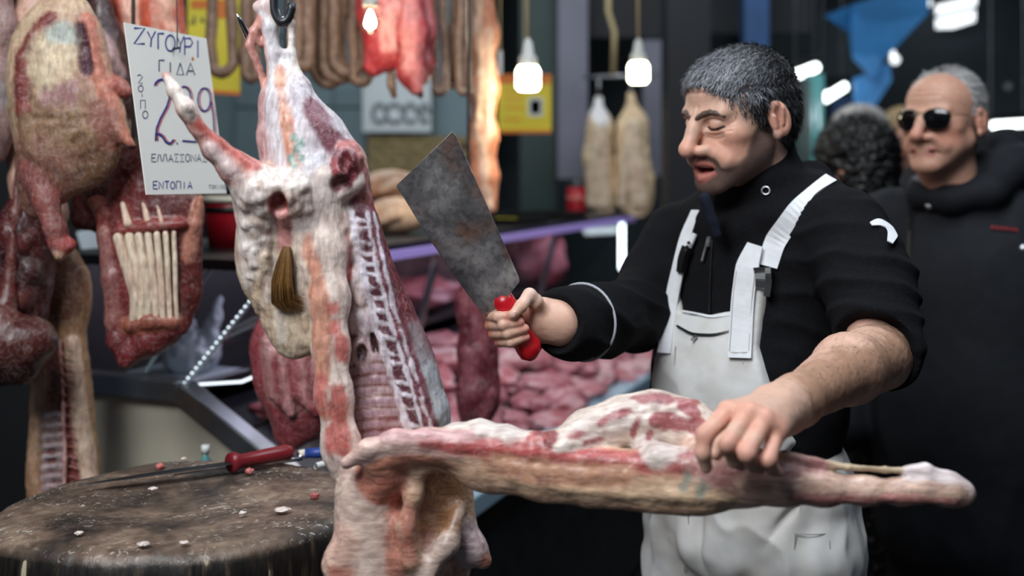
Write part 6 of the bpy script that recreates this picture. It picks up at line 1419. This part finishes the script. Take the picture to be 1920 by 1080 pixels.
# ---- cleaver
clv = empty('cleaver', P(968, 612, 1.60)); tag(clv, 'large worn steel cleaver with red handle raised by the butcher', 'cleaver')
bl = [(848, 247), (856, 256), (972, 519), (974, 527), (957, 549), (934, 578), (906, 588), (880, 556), (840, 500), (790, 425), (758, 372), (743, 350), (745, 346)]
def cy(px, py): return 1.60 - .10 * ((612 - py) / 365)
A = [P(x, y, cy(x, y)) for x, y in bl]; nn = nrm(np.cross(A[2] - A[0], A[11] - A[0])); nn = nn if nn[1] < 0 else -nn
# thickness tapers from the spine (right) to the cutting edge (left)
sp0, sp1 = A[1], A[2]; sd = nrm(sp1 - sp0)
V = []; 
def dsp(p_): v = p_ - sp0; return np.linalg.norm(v - sd * (v @ sd))
th = [max(.0004, .0024 * (1 - dsp(p_) / .115)) for p_ in A]
V = [p_ + nn * t for p_, t in zip(A, th)] + [p_ - nn * t for p_, t in zip(A, th)]; n = len(A)
Q = [tuple(range(n)), tuple(range(n, 2 * n))[::-1]] + [(i, n + i, n + (i + 1) % n, (i + 1) % n) for i in range(n)]
m = bpy.data.materials.new('cleaver_steel'); MATS['cleaver_steel'] = m; m.use_nodes = True; nt = m.node_tree; N = nt.nodes; L = nt.links; b = N['Principled BSDF']
tc = N.new('ShaderNodeTexCoord')
c1 = ramp(noise(11, 8, None, .25), [(.36, lin(84, 84, 88)), (.5, lin(134, 134, 136)), (.62, lin(180, 178, 176))]); c2 = ramp(noise(14, 8, None, .3), [(.52, (0, 0, 0)), (.64, (.8, .8, .8))])
rc = N.new('ShaderNodeRGB'); rc.outputs[0].default_value = (*lin(126, 96, 80), 1); scr = ramp(noise(95, 8, None, .6), [(.36, (.62, .61, .60)), (.58, (1.06, 1.06, 1.06))]); L.new(mixc(1.0, mixc(c2, c1, rc.outputs[0]), scr, 'MULTIPLY'), b.inputs['Base Color'])
b.inputs['Metallic'].default_value = .25; L.new(ramp(noise(30, 5), [(.3, (.35,) * 3), (.7, (.6,) * 3)]), b.inputs['Roughness'])
mk('blade', np.array(V), Q, m, clv, None, False)
hc = [P(935, 552, 1.592), P(943, 562, 1.592), P(955, 580, 1.594), P(966, 606, 1.598), (P(980, 632, 1.60)), P(990, 648, 1.602), P(996, 662, 1.603), P(999, 672, 1.603)]
hw = nrm(np.cross(nn, nrm(hc[-1] - hc[0]))); V = []; Q = []; ns = 16
for p_, (ra, rb) in zip(hc, [(.012, .011), (.0165, .0150), (.0165, .015), (.0145, .012), (.0175, .014), (.0205, .016), (.018, .0145), (.007, .006)]):
    for k in range(ns): t = 2 * math.pi * k / ns; V.append(p_ + hw * ra * math.cos(t) + nn * rb * math.sin(t))
Q = [(i * ns + k, i * ns + (k + 1) % ns, i * ns + ns + (k + 1) % ns, i * ns + ns + k) for i in range(len(hc) - 1) for k in range(ns)] + [tuple(range(ns))[::-1], tuple(range(len(V) - ns, len(V)))]
mk('handle', np.array(V), Q, MATS['red_handle'], clv, None, True)

# ================= older man with sunglasses
HO2 = P(1768, 226, 2.45); HR2 = frame(50, 0, 0); SK2 = lin(196, 148, 126)
om = empty('person', (P(1815, 0, 2.5)[0], 2.5, 0)); tag(om, 'grey-haired man in black coat and dark sunglasses watching', 'person')
V, Q, c = solid(head_field(0, skin=SK2, brow=lin(120, 104, 92), jowl=.006, nose=1.1, eyes=False, wide=1.04), .0026, SK2, .06, .0004, 150, 5)
hp = (V @ HR2 + HO2, Q, c)
oc = np.array([P(1812, 0, 2.52)[0], 2.52, 0]); RO = frame(42, 0); LO = -RO[0]; FO = RO[1]
def OB(u, w, z): return oc + LO * u + FO * w + Up * z
f = Field(); f.ell(OB(0, 0, 1.15), (.15, .1, .3), np.stack([LO, FO, Up]), k=.03); f.cap(OB(0, -.01, 1.4), HO2 + (0, .02, -.1), .06, .055, k=.03)
for s in (-1, 1):
    f.chain([(OB(.09 * s, 0, .88), .08), (OB(.1 * s, 0, .45), .055), (OB(.1 * s, 0, .06), .04)], k=.02); f.chain([(OB(.19 * s, 0, 1.36), .05), (OB(.25 * s, .0, 1.08), .045), (OB(.24 * s, .08, .86), .04)], k=.02)
tp = solid(f, .012, SK2)
mk('body', *cat_mesh([hp, tp])[:2], MATS['skin'], om, cat_mesh([hp, tp])[2])
f = Field(); f.ell((0, -.016, .036), (.081, .098, .088), k=.01); f.ell((0, -.06, -.02), (.066, .045, .06), k=.03)
f.ell((0, .095, .03), (.2, .088, .15), k=.012, op='-'); f.ell((0, .02, .15), (.05, .11, .042), k=.02, op='-'); f.ell((0, .05, -.1), (.12, .13, .075), k=.006, op='-')
for s in (-1, 1): f.ell((.09 * s, -.008, -.012), (.022, .026, .030), k=.004, op='-')
V, Q = f.mesh(.003); V = disp(V, Q, .002, 90, 3, 4, True)
gcol = lambda p, rg: np.array(lin(176, 172, 170)) * rg.uniform(.6, 1.15, (len(p), 1))
flow2 = lambda p: np.stack([p[:, 0] * 2, -.7 + 0 * p[:, 0], -.4 + 0 * p[:, 0]], 1)
W_, Qs, cs = strands(V, Q, 3500, .016, flow2, gcol, 6, .0006); Vh, Qh, ch = cat_mesh([(V, Q, gcol(V, np.random.default_rng(3)) * .7), (W_, Qs, cs)]); mk('hair', Vh @ HR2 + HO2, Qh, MATS['hair'], om, ch)
# top hair: thin white combed back
f = Field(); f.ell((0, -.03, .052), (.066, .078, .0735), k=.01); f.ell((0, .10, .02), (.2, .06, .2), k=.01, op='-'); V, Q = f.mesh(.004)
W_, Qs, cs = strands(V, Q, 1600, .03, flow2, gcol, 7, .0006, .1); mk('hair', W_ @ HR2 + HO2, Qs, MATS['hair'], om, cs)
# sunglasses
gl = []
f_ = lambda p_: np.asarray(p_) @ HR2 + HO2
sg = None
for s in (-1, 1):
    f = Field(); R = np.array([[math.cos(.28 * s), -math.sin(.28 * s), 0], [math.sin(.28 * s), math.cos(.28 * s), 0], [0, 0, 1]])
    f.ell((.034 * s, .094, -.003), (.0305, .0035, .0235), R, k=.005); f.ell((.036 * s, .0935, .008), (.026, .0035, .013), R, k=.008)
    V, Q = f.mesh(.002)
    if sg is None: sg = mk('sunglasses', f_(V), Q, MATS['lens'], om)
    else: mk('lens', f_(V), Q, MATS['lens'], sg)
    MB().tube([f_((.060 * s, .084, .008)), f_((.074 * s, .06, .008)), f_((.082 * s, .0, .006)), f_((.082 * s, -.02, -.004))], .0013, 6).build('temple', MATS['gold'], sg, True)
MB().tube([f_((-.008, .102, .004)), f_((0, .104, .006)), f_((.008, .102, .004))], .0014, 6).build('bridge', MATS['gold'], sg, True); MB().tube([f_((-.014, .102, .014)), f_((.014, .102, .014))], .0012, 6).build('bridge', MATS['gold'], sg, True)
# coat
CO = lin(24, 26, 31); f = Field(); RT = np.stack([LO, FO, Up])
f.ell(OB(0, 0, 1.20), (.215, .15, .23), RT, k=.05); f.ell(OB(0, .01, .92), (.225, .165, .32), RT, k=.05); f.cap(OB(-.17, -.01, 1.385), OB(.17, -.01, 1.385), .065, k=.05)
f.ell(OB(0, 0, .68), (.22, .16, .2), RT, k=.05)
for s in (-1, 1): f.chain([(OB(.20 * s, 0, 1.36), .08), (OB(.27 * s, .0, 1.08), .072), (OB(.25 * s, .10, .88), .060)], k=.03)
f.chain([(OB(-.080, .075, 1.445), .026), (OB(0, .100, 1.435), .026), (OB(.080, .07, 1.455), .032), (OB(.10, -.02, 1.51), .042), (OB(.06, -.085, 1.55), .044), (OB(-.06, -.085, 1.53), .044), (OB(-.10, 0, 1.48), .036), (OB(-.080, .075, 1.445), .026)], k=.03); f.cap(OB(0, -.01, 1.40), OB(0, 0, 1.47), .085, .078, k=.03)
OC = f; V, Q, c = solid(f, .008, CO, .1); n_ = vnormals(V, Q); V = V + n_ * (.006 * fbm(V, 8, 3, 2) + .006 * (1 - np.abs(fbm(V * (1, 1, .5), 7, 2, 9)) * 2.5).clip(-.3, 1))[:, None]
coat = mk('coat', V, Q, MATS['coat'], om, c)
for (x, y) in ((1745, 384), (1918, 466)):
    p_, n_ = hit(OC, x, y, 2.0, 3.4); MB().lathe(p_ + n_ * .006, [(.009, 0), (.009, .003), (.004, .006), (0, .006)], 14, n_).build('snap_button', MATS['silver'], coat, True)
for k in range(7): ribbon('stitched_mark', OC, [(1858 + k * 8, 430 + k * .5), (1863 + k * 8, 430 + k * .5)], 6, 'red_thread', coat, .002, .009, 2.0, 1)
ribbon('placket', OC, [(1712, 380), (1706, 520), (1702, 700)], 5, 'coat_trim' if 'coat_trim' in MATS else 'black_plastic', coat, .003, .006, 2.0)
ribbon('shirt_collar', OC, [(1716, 338), (1745, 350), (1790, 338)], [10, 12, 8], 'lavender', coat, .006, .004, 2.0)
f = Field()
for s in (-1, 1): f.chain([(OB(.1 * s, 0, .65), .09), (OB(.1 * s, 0, .1), .075)], k=.02)
V, Q, c = solid(f, .012, CO); mk('trousers', V, Q, MATS['coat'], om, c)
for s in (-1, 1):
    f = Field(); f.ell(OB(.1 * s, .08, .045), (.05, .1, .045), RT, k=.02); V, Q = f.mesh(.01); mk('shoe', V, Q, MATS['black_plastic'], om)

# ================= people behind
def far_person(px, py, Y, yaw, hair, hairsize, label, coatc, skin=SKIN, curls=False, skirt=False, hc=1.0):
    HOf = P(px, py, Y); Rf = frame(yaw, 5); e = empty('person', (HOf[0], Y + .03, 0)); tag(e, label, 'person', None)
    V, Q, c = solid(head_field(0, skin=skin, eyes=False), .004, skin); hp_ = (V @ Rf + HOf, Q, c); f = Field(); b0 = np.array([HOf[0], Y + .05, 0]); zs = HOf[2] - .27
    f.ell(b0 + (0, 0, zs - .2), (.15, .1, .26), k=.03); f.cap(b0 + (0, 0, zs), HOf + (0, .02, -.1), .05, k=.03)
    for s in (-1, 1): f.chain([(b0 + (.08 * s, 0, .85), .07), (b0 + (.08 * s, 0, .06), .04)], k=.02)
    t_ = solid(f, .014, skin); A_ = cat_mesh([hp_, t_]); mk('body', A_[0], A_[1], MATS['skin'], e, A_[2])
    f = Field(); f.ell((0, -.02, .04), (.079 * hairsize, .099 * hairsize, .092 * hairsize), k=.02); f.ell((0, -.05, -.03), (.075 * hairsize, .06 * hairsize, .08 * hairsize), k=.03)
    f.ell((0, .12, -.02), (.11, .08, .085), k=.01, op='-')
    V, Q = f.mesh(.004); V = disp(V, Q, .010 if curls else .003, 55 if curls else 80, 3, 8, True); hcF = lambda p, rg: np.array(hair) * rg.uniform(.7, 1.2, (len(p), 1))
    W_, Qs, cs = strands(V, Q, 2500, .018, (lambda p: p * 8) if curls else flow2, hcF, 9, .0009, .6); H_ = cat_mesh([(V, Q, hcF(V, np.random.default_rng(2)) * .8), (W_, Qs, cs)]); mk('hair', H_[0] @ Rf + HOf, H_[1], MATS['hair'], e, H_[2])
    f = Field(); f.ell(b0 + (0, 0, zs - .18), (.19, .13, .24), k=.05); f.ell(b0 + (0, 0, zs - .5), (.2, .14, .28), k=.05); f.cap(b0 + (-.14, 0, zs - .02), b0 + (.14, 0, zs - .02), .06, k=.04)
    for s in (-1, 1): f.chain([(b0 + (.18 * s, 0, zs - .03), .065), (b0 + (.23 * s, -.02, zs - .32), .055), (b0 + (.2 * s, -.08, zs - .5), .045)], k=.03)
    f.cap(b0 + (0, 0, zs), b0 + (0, -.01, zs + .09), .085, .07, k=.03)
    V, Q, c = solid(f, .010, coatc, .1, .006, 9, 3); mk('coat', V, Q, MATS['coat'], e, c)
    f = Field()
    if skirt:
        f.cap(b0 + (0, 0, .98), b0 + (0, 0, .30), .17, .22, k=.02, flat=(np.array([0, 1., 0]), .8)); V, Q = f.mesh(.010)
        mk('skirt', V, Q, MATS['speckle'], e)
    else:
        for s in (-1, 1): f.chain([(b0 + (.09 * s, 0, .85), .09), (b0 + (.09 * s, 0, .09), .07)], k=.02)
        V, Q, c = solid(f, .014, coatc); mk('trousers', V, Q, MATS['coat'], e, c)
    for s in (-1, 1): f = Field(); f.ell(b0 + (.09 * s, -.05, .04), (.045, .1, .04), k=.02); V, Q = f.mesh(.012); mk('shoe', V, Q, MATS['black_plastic'], e)
    return e
m = bpy.data.materials.new('speckle'); MATS['speckle'] = m; m.use_nodes = True; nt = m.node_tree; N = nt.nodes; L = nt.links; b = N['Principled BSDF']; tc = N.new('ShaderNodeTexCoord')
L.new(ramp(noise(70, 2), [(.60, lin(18, 18, 20)), (.66, lin(120, 108, 104))]), b.inputs['Base Color']); b.inputs['Roughness'].default_value = .9
far_person(1597, 318, 2.95, 140, lin(9, 8, 9), 1.14, 'woman with black curly hair seen from behind, between the two men', lin(26, 24, 28), curls=True, skirt=True)
far_person(1602, 268, 3.7, 100, lin(206, 200, 196), 1.0, 'white-haired person behind the curly-haired woman', lin(50, 52, 60))
far_person(1690, 262, 4.6, 20, lin(168, 142, 100), 1.05, 'fair-haired person half hidden left of the sunglasses', lin(120, 122, 130), skin=lin(200, 150, 126))
